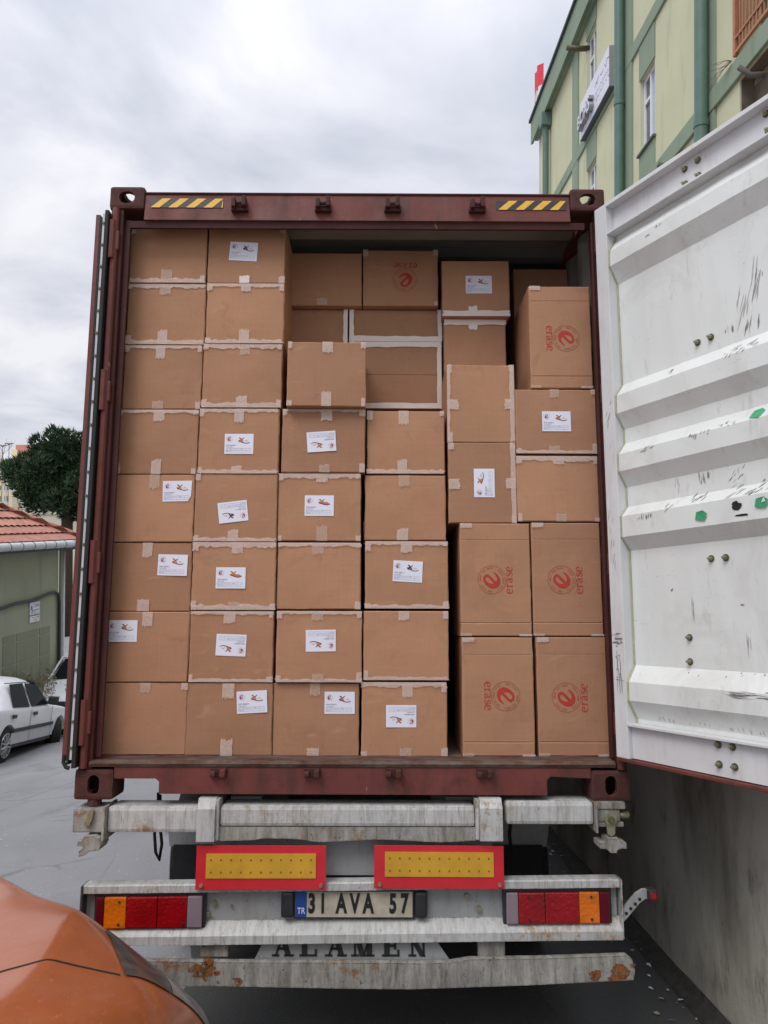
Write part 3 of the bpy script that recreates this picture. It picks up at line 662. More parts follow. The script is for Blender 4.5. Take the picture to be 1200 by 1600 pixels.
cb = MB(); cb.tube([(-6, .05, .30), (-4, .05, .42), (-2.3, .05, .50), (-1.8, .06, .55), (-1.2, .05, .55), (-.9, .05, .58), (-.5, .05, .64), (-.25, .05, .66), (-.08, .05, .60), (-.03, .05, .40), (-.02, .05, -.4), (-.02, .05, -2.6)], .035, 'black_plastic', 8); part('cable', cb, hs, smooth=True)
part('corner_post', MB().box(.02, .10, .001, .05, -4.5, 1.66, 'stucco_olive_dark', .01), hs)
part('downpipe', MB().tube([(.20, .02, -4.5), (.20, .02, 1.7)], .035, 'gutter_white', 10), hs, smooth=True)
hsn = thing('notice_sign', 'small white notice under the cable on the olive shed wall', 'sign', (-1.0, .02, .3), frame=HM)
part('board', MB().box(-1.21, -.83, .012, .03, .22, .50, 'sign_board', .004), hsn); part('board', MB().box(-1.21, -.83, .012, .03, .05, .19, 'sign_board', .004), hsn)
sc_ = MB(); text_mb(sc_, 'CAN', .11, 'ink_dark', Matrix.Translation((-.97, .033, .42)) @ Matrix.Rotation(R(180), 4, 'Z'), sx=-.95)
ff = lambda x, z: (-1.20 + x, .033, z)
scrib(sc_, 'pipe_green', ff, .10, .35, .31, .05, .015, 4); scrib(sc_, 'pipe_green', ff, .03, .35, .25, .03, .010, 9); scrib(sc_, 'ink_red', ff, .08, .34, .15, .035, .010, 5); scrib(sc_, 'ink_red', ff, .12, .32, .09, .03, .010, 6)
ribbon(sc_, [(.02, .32, .02), (.05, .42, .03), (.07, .30, .02), (.04, .26, .02)], 'ink_dark', ff); part('lettering', sc_, hsn)

# timber frame shelter glimpsed between the shed and the truck
tf = thing('timber_lean_to', 'grey brown lean-to of posts and beams beyond the shed corner', 'shed', (-7.2, 17.6, -3))
tb = MB(); rnd = random.Random(11)
for z in (-2.2, -1.15, -.35, .35, 1.05, 1.5): part('beam', MB().box(-8.4, -5.2, 18.6, 18.72, z, z + .10, 'timber_brown'), tf)
for x in (-7.9, -7.3, -6.7, -6.1): part('post', MB().box(x, x + .1, 18.72, 18.84, -5, 1.6, 'timber_brown'), tf)
for i in range(5): part('rafter', MB().tube([(-8.3, 18.4 + i * .2, 1.75 - i * .13), (-5.6, 18.0 + i * .3, .75 - i * .16)], .035, 'timber_brown', 6), tf)
part('board_wall', MB().box(-8.6, -5.0, 19.4, 19.45, -5, -.4, 'concrete_raw'), tf)
part('rail', MB().box(-8.4, -5.0, 18.0, 18.06, -.75, -.68, 'gutter_white'), tf)

# ---- hillside behind: terrace wall, fence, pine, bare trees, far block
hill = MB()
hill.add([(-60, 41, 2.3), (-9, 41, 2.0), (-9, 140, 3.5), (-60, 140, 4.5)], [(0, 1, 2, 3)], 'concrete_raw'); struct('terrace_ground', hill)
tw_ = thing('terrace_wall', 'pale rendered terrace wall behind the pine tree', 'wall', (-20, 40, 0))
part('wall_face', MB().box(-60, -9, 40, 40.5, -6, 2.65, 'plaster_pale'), tw_); part('coping', MB().box(-60, -9, 39.95, 40.55, 2.652, 2.8, 'plaster_pale', .03), tw_)
for i in range(5): part('buttress', MB().box(-26 + i * 3.1, -25.7 + i * 3.1, 39.8, 39.999, -6, 2.64, 'concrete_raw'), tw_)
fe = thing('wire_fence', 'thin metal fence with posts on the pale terrace wall', 'fence', (-20, 40.2, 2.8))
fp0 = None
for i in range(24):
    x = -34 + i * 1.05
    if fp0 is None: fp0 = part('post', MB().tube([(x, 40.2, 2.8), (x, 40.2, 5.0)], .04, 'gutter_white', 6), fe); x0_ = x
    else: q = fp0.copy(); C.objects.link(q); q.parent = fe; q.location.x = x - x0_
for z in (3.3, 4.0, 4.9): part('rail', MB().box(-34, -9.8, 40.18, 40.22, z, z + .05, 'gutter_white'), fe)
# far apartment block
fb = thing('apartment_building', 'distant cream and salmon block of flats rising over the pine', 'building', (-88, 180, 0))
def fpx(px, Y): return .1217 + (px - 595.6) / 1180 * (Y + 3.17)
def fpz(py, Y): return 2.36 + (815 - py) / 1180 * (Y + 3.17)
Y = 180; xa, xb, xc = fpx(18, Y), fpx(27, Y), fpx(75, Y); zt = fpz(699, Y); zb = -2
part('wall', MB().box(xa, xb, Y, Y + 14, zb, zt - 1, 'cream'), fb); part('wall', MB().box(xb + .01, xc, Y + .6, Y + 14, zb, zt - 2.0, 'salmon'), fb)
part('parapet', MB().box(xb - .5, xc, Y + .3, Y + 14, zt - 2, zt + .2, 'salmon'), fb)
for r in range(9):
    for c in range(5):
        x = xb + .5 + c * 1.5; z = zt - 4.2 - r * 3.0; w_ = part('window', MB().box(x, x + 1.0, Y + .5, Y + .59, z, z + 1.5, 'far_window'), fb); part('window_sill', MB().box(x - .1, x + 1.1, Y + .4, Y + .6, z - .3, z - .02, 'cream'), w_)
fb2 = thing('apartment_building', 'distant pale block of flats low behind the bare branches', 'building', (-100, 170, 0))
part('wall', MB().box(fpx(-60, 170), fpx(20, 170), 170, 182, -2, fpz(722, 170), 'cream'), fb2)
for r in range(4):
    for c in range(6): part('window', MB().box(fpx(-52 + c * 12, 170), fpx(-46 + c * 12, 170), 169.9, 169.99, fpz(738 + r * 16, 170), fpz(730 + r * 16, 170), 'far_window'), fb2)

def needle_crown(clumps, seed, per, size, mat='pine_needles'):
    rnd = random.Random(seed); m_ = MB(); vs = []; fs = []
    for cx, cy, cz, r, rzf in clumps:
        for i in range(int(per * r * r)):
            d = Vector((rnd.gauss(0, 1), rnd.gauss(0, 1), rnd.gauss(0, 1))).normalized()
            rr = r * (rnd.random() ** .33) * (1 + .22 * noise.noise(d * 2.2 + Vector((cx, cz, 0))))
            p = Vector((cx + d.x * rr, cy + d.y * rr, cz + d.z * rr * rzf))
            up = (d + Vector((0, 0, .9))).normalized()
            for k in range(4):                      # a tuft of needles
                a = (up + Vector((rnd.uniform(-.7, .7), rnd.uniform(-.7, .7), rnd.uniform(-.5, .5)))).normalized()
                s = a.cross(Vector((rnd.uniform(-1, 1), rnd.uniform(-1, 1), rnd.uniform(-1, 1)))).normalized() * size * .16
                L_ = size * rnd.uniform(.7, 1.3); o = len(vs); vs += [p - s, p + s, p + a * L_]; fs.append((o, o + 1, o + 2))
    m_.add(vs, fs, mat); return m_
PY = 34.
def pp(px, py, dy=0, YY=PY): return (.1217 + (px - 595.6) / 1180 * (YY + dy + 3.17), YY + dy, 2.36 + (815 - py) / 1180 * (YY + dy + 3.17))
cl = []
for px, py, r, dy in [(35, 745, .95, 0), (22, 738, .62, .4), (50, 765, 1.0, -.5), (75, 720, 1.1, .3), (100, 712, 1.05, 0), (65, 735, .9, -.6), (60, 790, .7, .2), (90, 750, 1.2, .5), (92, 785, .85, -.7), (110, 770, 1.0, 0),
                      (125, 730, 1.2, .3), (140, 760, 1.2, -.3), (48, 782, .65, 0), (75, 765, .9, .4), (118, 695, .75, 0), (160, 740, 1.0, 0), (150, 790, .8, .3), (40, 722, .5, .2), (88, 698, .6, -.2), (62, 712, .5, .3), (112, 800, .7, .2), (128, 806, .6, .3)]:
    x, y, z = pp(px, py, dy); cl.append((x, y, z, r * 1.0, .8))
pt = thing('pine_tree', 'dark rounded umbrella pine standing behind the tiled roof', 'tree', (pp(105, 800)[0], PY, -5))
b0 = Vector(pp(105, 900)); b1 = Vector(pp(106, 800)); b2 = Vector(pp(100, 760))
part('trunk', MB().tube([(b0.x, PY, -5.2), tuple(b0), tuple(b1), tuple(b2)], [.34, .30, .26, .14], 'bark', 10), pt, smooth=True)
for c in cl[::2]: part('limb', MB().tube([tuple(b1 + Vector((0, 0, .2))), tuple((b1 + Vector(c[:3])) / 2 + Vector((0, 0, -.2))), c[:3]], [.12, .08, .03], 'bark', 6), pt)
part('crown', needle_crown([(x, y, z, r * .93, f) for x, y, z, r, f in cl] + [(x + random.Random(i).uniform(-.9, .9) * r, y, z + random.Random(i + 50).uniform(.3, 1.) * r, r * .34, .9) for i, (x, y, z, r, f) in enumerate(cl)], 2, 430, .26), pt, stuff=True)
def bare_tree(x, y, z0, h, seed, name, label, sp=.6):
    rnd = random.Random(seed); t = thing(name, label, 'tree', (x, y, z0)); m_ = MB(); tr = MB()
    def grow(p, d, l, r, lv, mb):
        pts = [p]; 
        for k in range(3): d = (d + Vector((rnd.uniform(-.2, .2), rnd.uniform(-.2, .2), rnd.uniform(-.05, .15)))).normalized(); pts.append(pts[-1] + d * l / 3)
        mb.tube(pts, [r, r * .85, r * .7, r * .55], 'twig', 5 if lv else 8, caps=False)
        if lv >= 4: return
        for k in range(3 if lv < 2 else 3):
            grow(pts[rnd.choice((2, 3, 3))], (d + Vector((rnd.uniform(-1, 1) * sp, rnd.uniform(-1, 1) * sp, rnd.uniform(-.2, .5)))).normalized(), l * rnd.uniform(.6, .8), r * .55, lv + 1, m_)
    grow(Vector((x, y, z0)), Vector((0, 0, 1)), h * .34, h * .016, 0, tr)
    part('trunk', tr, t, smooth=True); part('branches', m_, t, stuff=True); return t
bare_tree(pp(5, 800, 0, 43)[0], 43, 2.2, 4.6, 4, 'bare_tree', 'leafless pale branched tree between the fence and the pine')
bare_tree(pp(-12, 800, 0, 45)[0], 45, 2.3, 5.6, 9, 'bare_tree', 'leafless tree at the picture edge over the tiled roof', .7)
bare_tree(pp(28, 800, 0, 42)[0], 42, 2.2, 3.0, 15, 'bare_tree', 'small leafless tree tucked under the pine crown', .8)
for px, py, lab in ((13, 697, 'thin stalk with forked tip above the shed roof, the taller of two'), (3, 700, 'thin stalk with forked tip above the shed roof, at the picture edge')):
    x, y, z = pp(px, py, 0, 41.5); st = thing('dry_stalk', lab, 'plant', (x, y, 2.2)); s_ = MB(); s_.tube([(x, y, 2.2), (x + .05, y, z)], .02, 'twig', 5)
    for dx in (-.28, -.12, .14, .3): s_.tube([(x + .05, y, z - .05), (x + .05 + dx * .5, y, z + .06), (x + .05 + dx, y, z + .03)], [.03, .03, .015], 'twig', 5)
    part('stem', s_, st)
# weeds against the shed wall
wd = MB(); rnd = random.Random(21)
for i in range(260):
    u = rnd.uniform(-2.6, -.75); v = .1 + abs(rnd.gauss(0, .35)); hgt = rnd.uniform(.5, 1.7) * (1 - .35 * v)
    b_ = HM @ Vector((u, v, 0)); b_.z = ground_z(b_.x, b_.y); a = rnd.uniform(0, 6.28); ln = rnd.uniform(.05, .35)
    p = [b_, b_ + Vector((math.cos(a) * ln * .4, math.sin(a) * ln * .4, hgt * .6)), b_ + Vector((math.cos(a) * ln, math.sin(a) * ln, hgt))]
    wd.tube([tuple(q) for q in p], [.012, .008, .003], 'weed', 3, caps=False)
    for k in range(7):
        c = p[1].lerp(p[2], rnd.random()); s = rnd.uniform(.03, .08); d1 = Vector((rnd.gauss(0, 1), rnd.gauss(0, 1), rnd.gauss(0, 1))).normalized() * s; d2 = Vector((rnd.gauss(0, 1), rnd.gauss(0, 1), rnd.gauss(0, 1))).normalized() * s
        wd.add([c, c + d1, c + d1 + d2], [(0, 1, 2)], 'weed')
struct('weeds', wd, kind='stuff')

# ================================================================== SHIPPING CONTAINER (truck frame: x across, y into the container, z up from the street)
T = TILT
CZ0, CZ1 = 1.15, 4.046
ct = thing('shipping_container', 'maroon high container with its doors open, packed with cardboard boxes', 'container', (0, 0, CZ0), frame=T)
def stadium(cx, cz, w, h, n=8):
    """outline of a slot, taller or wider"""
    r = min(w, h) / 2; P = []
    if h >= w:
        for k in range(n + 1): a = math.pi * k / n; P.append((cx + r * math.cos(a), cz + h / 2 - r + r * math.sin(a)))
        for k in range(n + 1): a = math.pi + math.pi * k / n; P.append((cx + r * math.cos(a), cz - h / 2 + r + r * math.sin(a)))
    else:
        for k in range(n + 1): a = -math.pi / 2 + math.pi * k / n; P.append((cx + w / 2 - r + r * math.cos(a), cz + r * math.sin(a)))
        for k in range(n + 1): a = math.pi / 2 + math.pi * k / n; P.append((cx - w / 2 + r + r * math.cos(a), cz + r * math.sin(a)))
    return P
def casting(sx, top):
    w, d, h = .172, .162, .118
    x0, x1 = (-1.222, -1.222 + w) if sx < 0 else (1.222 - w, 1.222)
    z0, z1 = (CZ1 - h, CZ1) if top else (CZ0 - .005, CZ0 - .005 + h + .012)
    b = MB(); b.box(x0, x1, -.006, d, z0, z1, 'casting_rust', .016)
    cx, cz = (x0 + x1) / 2, (z0 + z1) / 2
    c = [MB().box(x0 + .024, x1 - .024, .022, d - .02, z0 + .022, z1 - .022, 'casting_rust'),
         MB().prism(stadium(cx, cz, .078, .062) if top else stadium(cx, cz, .052, .084), 'casting_rust', 'y', -.1, .08)]
    ys = stadium(.075, cz, .08, .058) if top else stadium(.075, cz, .052, .08)
    c.append(MB().prism(ys, 'casting_rust', 'x', (x0 - .1) if sx < 0 else cx, cx if sx < 0 else (x1 + .1)))
    zs = stadium(cx, .078, .064, .12)
    c.append(MB().prism(zs, 'casting_rust', 'z', cz if top else z0 - .1, z1 + .1 if top else cz))
    if top: c.append(MB().box(x0 + .03, x1 - .03, d - .05, d + .05, z0 + .03, z1 - .03, 'casting_rust'))
    me = bool_mesh(b, c); o = mesh_part('corner_casting', me, (0, 0, CZ0), ct); return o
for sx in (-1, 1):
    for t_ in (False, True): casting(sx, t_)
# rear posts: outer flange and the darker return behind it
for s in (-1, 1):
    def X(a): return s * a
    p = MB(); inn = 1.150 if s < 0 else 1.168; p.box(min(X(1.212), X(inn)), max(X(1.212), X(inn)), .004, .12, CZ0 + .122, CZ1 - .118, 'container_dark', .006)
    po = part('corner_post', p, ct)
    q = MB(); q.box(min(X(inn - .0005), X(1.122 if s < 0 else 1.154)), max(X(inn - .0005), X(1.122 if s < 0 else 1.154)), .030, .048, CZ0 + .17, CZ1 - .16, 'container_dark', .004); part('post_return', q, po)
    for z in (1.48, 2.19, 3.0, 3.76):
        h = MB(); h.box(min(X(1.206), X(1.160)), max(X(1.206), X(1.160)), -.018, .003, z - .055, z + .045, 'container_red', .006)
        h.tube([(X(1.192), -.020, z - .10), (X(1.192), -.020, z + .095)], .015, 'container_red', 10); part('hinge_lug', h, po)
    part('post_flange', MB().tube([(X(1.184), -.006, CZ0 + .13), (X(1.184), -.006, CZ1 - .12)], .017, 'container_red', 10), po)
# header: sloping maroon face with a dark lip, cam keepers, hazard tape
hd_ = MB(); hd_.prism([(.000, 3.872), (.012, 4.016), (.12, 4.016), (.12, 3.93), (.04, 3.872)], 'container_red', 'x', -1.048, 1.048); ho = part('header', hd_, ct)
part('header_lip', MB().prism([(.016, 3.838), (.012, 3.8715), (.038, 3.8715), (.030, 3.838)], 'container_dark', 'x', -1.12, 1.12), ho)
part('top_edge', MB().tube([(-1.05, .010, 4.017), (1.05, .010, 4.017)], .006, 'container_dark', 6), ho)
part('header_fill', MB().box(-1.12, 1.12, .1205, .30, 3.935, 4.00, 'interior_paint'), ho)
for x in (-.579, -.169, .172, .588):
    k = MB(); k.box(x - .034, x - .014, -.050, .004, 3.918, 3.965, 'container_dark', .004); k.box(x + .016, x + .036, -.050, .004, 3.924, 3.975, 'container_dark', .004)
    k.box(x - .040, x + .042, -.022, .005, 3.912, 3.938, 'container_dark', .004); k.tube([(x - .012, -.03, 3.945), (x + .014, -.03, 3.945)], .010, 'container_dark', 8)
    part('cam_keeper', k, ct)
def hazard(x0, x1, z0, z1, flip=False):
    o = MB(); n = 4; y = -.0045
    def Y_(z): return .012 * (z - 3.872) / .144 - .003
    o.add([(x0, Y_(z0), z0), (x1, Y_(z0), z0), (x1, Y_(z1), z1), (x0, Y_(z1), z1)], [(0, 1, 2, 3)], 'stripe_black'); t = part('hazard_tape', o, ct)
    pitch = (x1 - x0) / 4.0 * .98; sl = .055
    st = MB()
    for i in range(5):
        a = x0 + i * pitch + (.0 if not flip else .01); b_ = a + pitch * .5
        P = [(a, z0), (b_, z0), (b_ + sl, z1), (a + sl, z1)]
        P = [(max(x0, min(x1, px)), pz) for px, pz in P]
        if P[1][0] - P[0][0] < .005: continue
        st = MB(); st.add([(px, Y_(pz) - .0012, pz) for px, pz in P], [(0, 1, 2, 3)], 'stripe_yellow'); part('stripe', st, t)
hazard(-1.019, -.664, 3.938, 3.988); hazard(.684, 1.030, 3.934, 3.984, True)
# door sill with the two recesses and its worn top edge
sl_ = MB(); P = [(-1.05, 1.285), (-1.05, 1.236), (-.865, 1.236), (-.850, 1.222), (-.850, 1.172), (.856, 1.168), (.856, 1.232), (.872, 1.248), (1.05, 1.240), (1.05, 1.285)]
sl_.prism(P, 'container_red', 'y', .0, .035); so = part('door_sill', sl_, ct)
part('sill_top', MB().prism([(-.004, 1.286), (-.010, 1.300), (.006, 1.312), (.13, 1.314), (.13, 1.286)], 'sill_worn', 'x', -1.16, 1.16), so)
part('sill_backing', MB().box(-.85, .856, .0355, .055, 1.17, 1.285, 'container_dark'), so)
for x in (-.589, -.178, .180, .581):
    k = MB(); k.box(x - .036, x + .036, -.014, -.0005, 1.245, 1.284, 'container_dark', .004); k.box(x - .036, x - .010, -.040, -.010, 1.250, 1.272, 'casting_rust', .006); k.box(x + .010, x + .034, -.040, -.010, 1.246, 1.280, 'casting_rust', .006)
    part('cam_keeper', k, ct)
# shell
fl_ = MB(); fl_.box(-1.16, 1.16, .131, 12.1, 1.25, 1.308, 'timber_brown'); part('floor', fl_, ct)
def corr(u):                                   # corrugation profile, 0..1 over one wave of .28 m
    t = (u / .278) % 1.; return 0 if t < .26 else (t - .26) / .24 if t < .5 else 1 if t < .76 else (1 - t) / .24
for s in (-1, 1):
    w = MB(); n = 352
    w.grid(lambda u, v: (s * (1.212 - .034 * corr(u * 11.8)), .14 + u * 11.8, 1.30 + v * 2.66), n, 1, 'container_red'); part('side_wall', w, ct, label='corrugated maroon side')
    w = MB(); w.grid(lambda u, v: (s * (1.206 - .034 * corr(u * 11.8)), .14 + u * 11.8, 1.31 + v * 2.64), n, 1, 'interior_paint'); part('side_lining', w, ct)
    part('bottom_rail', MB().box(min(s * 1.212, s * 1.16), max(s * 1.212, s * 1.16), .17, 12.0, 1.17, 1.32, 'container_red'), ct); part('top_rail', MB().box(min(s * 1.216, s * 1.15), max(s * 1.216, s * 1.15), .17, 12.0, 3.955, 4.02, 'container_red'), ct)
w = MB(); w.grid(lambda u, v: (-1.16 + 2.32 * v, .30 + u * 11.6, 4.0 + .02 * corr(u * 11.6)), 340, 1, 'container_red'); part('roof', w, ct)
w = MB(); w.grid(lambda u, v: (-1.16 + 2.32 * v, .30 + u * 11.6, 3.975 + .02 * corr(u * 11.6)), 340, 1, 'interior_paint'); part('ceiling', w, ct)
part('front_wall', MB().box(-1.2, 1.2, 12.1, 12.19, 1.17, 4.04, 'container_red'), ct)

# the open door on the wall side: frame, ribbed inner lining, bolts
DX, DY = .46255, -.88659
DM = Matrix(((DX, -DY, 0, 1.160), (DY, DX, 0, -.03), (0, 0, 1, 0), (0, 0, 0, 1)))       # s along the door, d into the door, z
DM3 = DM
class DB(MB):
    def xf(s): s.v = [tuple(DM @ Vector(v)) for v in s.v]; return s
door = part('open_door', DB().box(-.002, 1.165, .062, .070, 1.345, 3.925, 'container_red').xf(), ct, label='white lined door swung open beside the concrete wall')
def dpart(name, mb, **k): return part(name, mb.xf(), door, **k)
dpart('hinge_stile', DB().box(-.003, .072, .0, .062, 1.337, 3.913, 'door_frame_white', .004))
dpart('lock_stile', DB().box(1.09, 1.165, .0, .0615, 1.337, 3.93, 'door_frame_white', .004))
r = DB(); r.box(.0725, 1.0895, .0, .0615, 3.895, 3.915, 'door_frame_white', .002); r.box(.0725, 1.0895, .0, .0615, 3.752, 3.762, 'door_frame_white', .002); r.box(.0725, 1.0895, .046, .0612, 3.7625, 3.8945, 'door_frame_white'); dpart('top_rail', r)
r = DB(); r.box(.0725, 1.0895, -.006, .0615, 1.476, 1.487, 'door_frame_white', .002); r.box(.0725, 1.0895, .022, .0612, 1.3405, 1.4755, 'door_frame_white'); dpart('bottom_rail', r)
dpart('worn_bottom_edge', DB().box(-.002, 1.165, -.002, .064, 1.322, 1.3365, 'container_red', .003))
prof = [(3.7515, .056), (3.735, .056), (3.668, .010), (3.592, .008), (3.510, .056), (3.015, .056), (2.957, .012), (2.872, .010), (2.802, .054), (2.735, .054), (2.680, .012), (2.600, .010), (2.530, .054), (2.440, .054), (2.394, .012), (2.300, .010), (2.240, .056),
        (1.735, .056), (1.664, .010), (1.585, .008), (1.505, .054), (1.4875, .054)]
r = DB(); n = 12; vs = []; fs = []
for z, d in prof:
    for i in range(n + 1):
        q = i / n; vs.append((.0725 + q * 1.017, d + .0015 * math.sin(i * 2.1 + z * 9), z))
for j in range(len(prof) - 1):
    for i in range(n): fs.append((j * (n + 1) + i, j * (n + 1) + i + 1, (j + 1) * (n + 1) + i + 1, (j + 1) * (n + 1) + i))
r.add(vs, fs, 'door_white'); dpart('ribbed_lining', r)
r = DB(); r.tube([(.0755, d - .002, z) for z, d in prof], .004, 'sealant', 6); dpart('sealant_bead', r)
def hexbolt(mb, sx, d, z, rad=.0095, mat='bolt_metal'):
    c = Vector((sx, d, z)); pts = []
    mb.tube([c, c - Vector((0, .004, 0))], rad * 1.5, 'bolt_rusty', 12)
    mb.tube([c - Vector((0, .004, 0)), c - Vector((0, .014, 0))], rad, mat, 6); mb.tube([c - Vector((0, .014, 0)), c - Vector((0, .024, 0))], rad * .5, mat, 8)
for sx, z in ((.5, 3.861), (.568, 3.863), (.498, 3.793), (.567, 3.793), (.889, 3.872), (.892, 3.80), (.956, 3.872), (.958, 3.80)):
    r = DB(); hexbolt(r, sx, .0455, z); dpart('bolt', r)
for sx, z in ((.504, 3.077), (.569, 3.078), (.506, 2.173), (.573, 2.172), (.379, 1.860), (.375, 1.763), (.762, 1.873), (.757, 1.775)):
    r = DB(); hexbolt(r, sx, .0555, z); dpart('bolt', r)
for sx, z in ((.513, 1.458), (.576, 1.458), (.513, 1.385), (.581, 1.386)):
    r = DB(); hexbolt(r, sx, .0215, z); dpart('bolt', r)
rnd = random.Random(8)
def blob(mb, cx, cz, d, w, h, mat, n=9, seed=1):
    rr = random.Random(seed); P = []
    for i in range(n): a = 2 * math.pi * i / n; q = rr.uniform(.65, 1.1); P.append((cx + w / 2 * q * math.cos(a), d - .0015, cz + h / 2 * q * math.sin(a)))
    mb.add(P, [list(range(n))], mat)
for i, (sx, z, d) in enumerate(((.774, 2.700, .0315), (.509, 2.341, .011), (.778, 2.357, .011))):
    r = DB(); P = [(sx - .03, d - .006, z - .012), (sx + .012, d - .006, z - .020), (sx + .03, d - .008, z + .006), (sx + .012, d - .010, z + .022), (sx - .022, d - .007, z + .018)]
    if i == 0: P = [(a, .056 - .044 * (2.735 - c) / .055 - .004, c) for a, b, c in P]
    r.add(P, [list(range(5))], 'green_sticker')
    if i == 2: r.add([(sx + .0, d - .009, z), (sx + .02, d - .010, z + .004), (sx + .012, d - .011, z + .02)], [(0, 1, 2)], 'paper')
    dpart('green_sticker', r, label=('green sticker scrap on the upper rib', 'green sticker scrap on the lower rib', 'torn green and white sticker scrap')[i])
r = DB(); blob(r, .672, 2.357, .0095, .055, .03, 'tar', 9, 1); blob(r, .662, 2.372, .0095, .03, .02, 'tar', 7, 2); blob(r, .690, 2.322, .0095, .07, .012, 'tar', 8, 3); dpart('tar_mark', r)

def lining_d(z):
    for (z1, d1), (z0, d0) in zip(prof, prof[1:]):
        if z0 <= z <= z1: return d0 + (d1 - d0) * (z - z0) / (z1 - z0)
    return .056
def scuff(s0, z0, w, h, ang, n, mat, ln=.03, seed=0, stile=False):
    rr = random.Random(seed * 13 + 5); r = DB(); a = R(ang)
    for k in range(n):
        cx, cz = s0 + rr.uniform(-w, w) / 2, z0 + rr.uniform(-h, h) / 2; L_ = ln * rr.uniform(.4, 1.2); aa = a + rr.uniform(-.12, .12); th = rr.uniform(.0006, .0022)
        pts = [(cx + math.cos(aa) * L_ * t, cz + math.sin(aa) * L_ * t) for t in (-.5, -.2, .1, .3, .5)]
        nx_, nz_ = -math.sin(aa) * th, math.cos(aa) * th; dd = lambda z: (-.0012 if stile else lining_d(z) - .0016)
        A = [(px + nx_ * q, dd(pz), pz + nz_ * q) for (px, pz), q in zip(pts, (.1, 1, 1, .8, .1))]; B = [(px - nx_ * q, dd(pz), pz - nz_ * q) for (px, pz), q in zip(pts, (.1, 1, 1, .8, .1))]
        r.add(A + B, [(i, i + 1, i + 6, i + 5) for i in range(4)], mat)
    dpart('scuff_marks', r, stuff=True)
for i_, q_ in enumerate([(.77, 3.249, .05, .12, 74, 9, 'scuff_grey', .12), (.72, 3.17, .05, .12, 74, 6, 'scuff_grey', .10), (.80, 3.27, .03, .05, 80, 4, 'scuff_dark', .05), (.756, 3.072, .06, .03, 78, 7, 'scuff_dark', .06), (.661, 3.075, .05, .02, 88, 5, 'scuff_dark', .035),
        (.74, 2.975, .12, .03, 30, 14, 'scuff_grey', .035), (.70, 2.965, .10, .03, 60, 8, 'scuff_dark', .02), (.312, 3.636, .03, .004, 14, 3, 'scuff_dark', .03), (.368, 3.655, .03, .004, 14, 3, 'scuff_dark', .02), (.378, 2.99, .02, .03, 60, 4, 'scuff_dark', .02),
        (.251, 2.672, .10, .02, 20, 9, 'scuff_grey', .03), (.505, 2.672, .12, .02, 70, 14, 'scuff_dark', .016), (.642, 2.690, .08, .02, 12, 12, 'scuff_grey', .012), (.362, 2.498, .03, .05, 88, 5, 'scuff_grey', .04), (.493, 2.503, .06, .04, 88, 8, 'scuff_dark', .035),
        (.656, 2.492, .08, .05, 48, 9, 'scuff_dark', .03), (.215, 2.375, .10, .015, 80, 14, 'scuff_dark', .022), (.33, 2.40, .06, .03, 50, 7, 'scuff_grey', .03), (.472, 2.427, .07, .03, 55, 10, 'scuff_dark', .025), (.694, 2.425, .14, .05, 35, 22, 'scuff_dark', .035), (.80, 2.41, .08, .01, 88, 12, 'scuff_dark', .012),
        (.648, 1.84, .02, .08, 88, 4, 'scuff_grey', .12), (.402, 1.965, .015, .04, 90, 3, 'scuff_grey', .09), (.702, 1.655, .20, .035, 3, 16, 'scuff_dark', .09), (.63, 1.985, .03, .01, 5, 4, 'scuff_dark', .02), (.80, 1.98, .05, .02, 20, 4, 'scuff_dark', .03), (.45, 1.52, .5, .01, 88, 26, 'scuff_grey', .018), (.3, 2.06, .02, .02, 40, 3, 'scuff_dark', .02), (.56, 1.72, .4, .02, 50, 8, 'scuff_dark', .008)]):
    scuff(*q_, seed=i_)
for i_, q_ in enumerate([(.036, 1.85, .045, .05, 2, 12, 'scuff_dark', .04), (.036, 1.70, .03, .16, 89, 7, 'ink_grey', .10), (.04, 1.76, .04, .20, 1, 12, 'scuff_dark', .02), (.03, 2.3, .04, .3, 80, 9, 'scuff_grey', .05), (.04, 2.9, .03, .5, 70, 8, 'scuff_grey', .03)]):
    scuff(*q_, seed=60 + i_, stile=True)

# the other door, folded back along the side
dl = part('folded_door', MB().box(-1.272, -1.250, -.030, 1.12, 1.315, 3.88, 'container_red', .003), ct, label='door folded back flat along the side, seen edge on')
part('door_gasket', MB().box(-1.2495, -1.2385, -.036, 1.10, 1.30, 3.865, 'rubber', .003), dl); part('retaining_strip', MB().box(-1.238, -1.226, -.032, 1.10, 1.32, 3.885, 'gutter_white'), dl)
part('door_gasket', MB().box(-1.2255, -1.207, -.040, .0, 1.285, 3.90, 'rubber', .003), dl)
part('gasket_foot', MB().tube([(-1.262, -.03, 1.34), (-1.262, -.032, 1.31), (-1.25, -.034, 1.29), (-1.235, -.034, 1.285)], .009, 'rubber', 8), dl)
s0 = None
for i in range(23):
    z = 1.37 + i * .112
    if s0 is None: s0 = part('screw', MB().cyl((-1.232, -.038, z), .0065, .006, 'bolt_rusty', 'y', 8), dl)
    else: q = s0.copy(); C.objects.link(q); q.parent = dl; q.location.z = z - 1.37

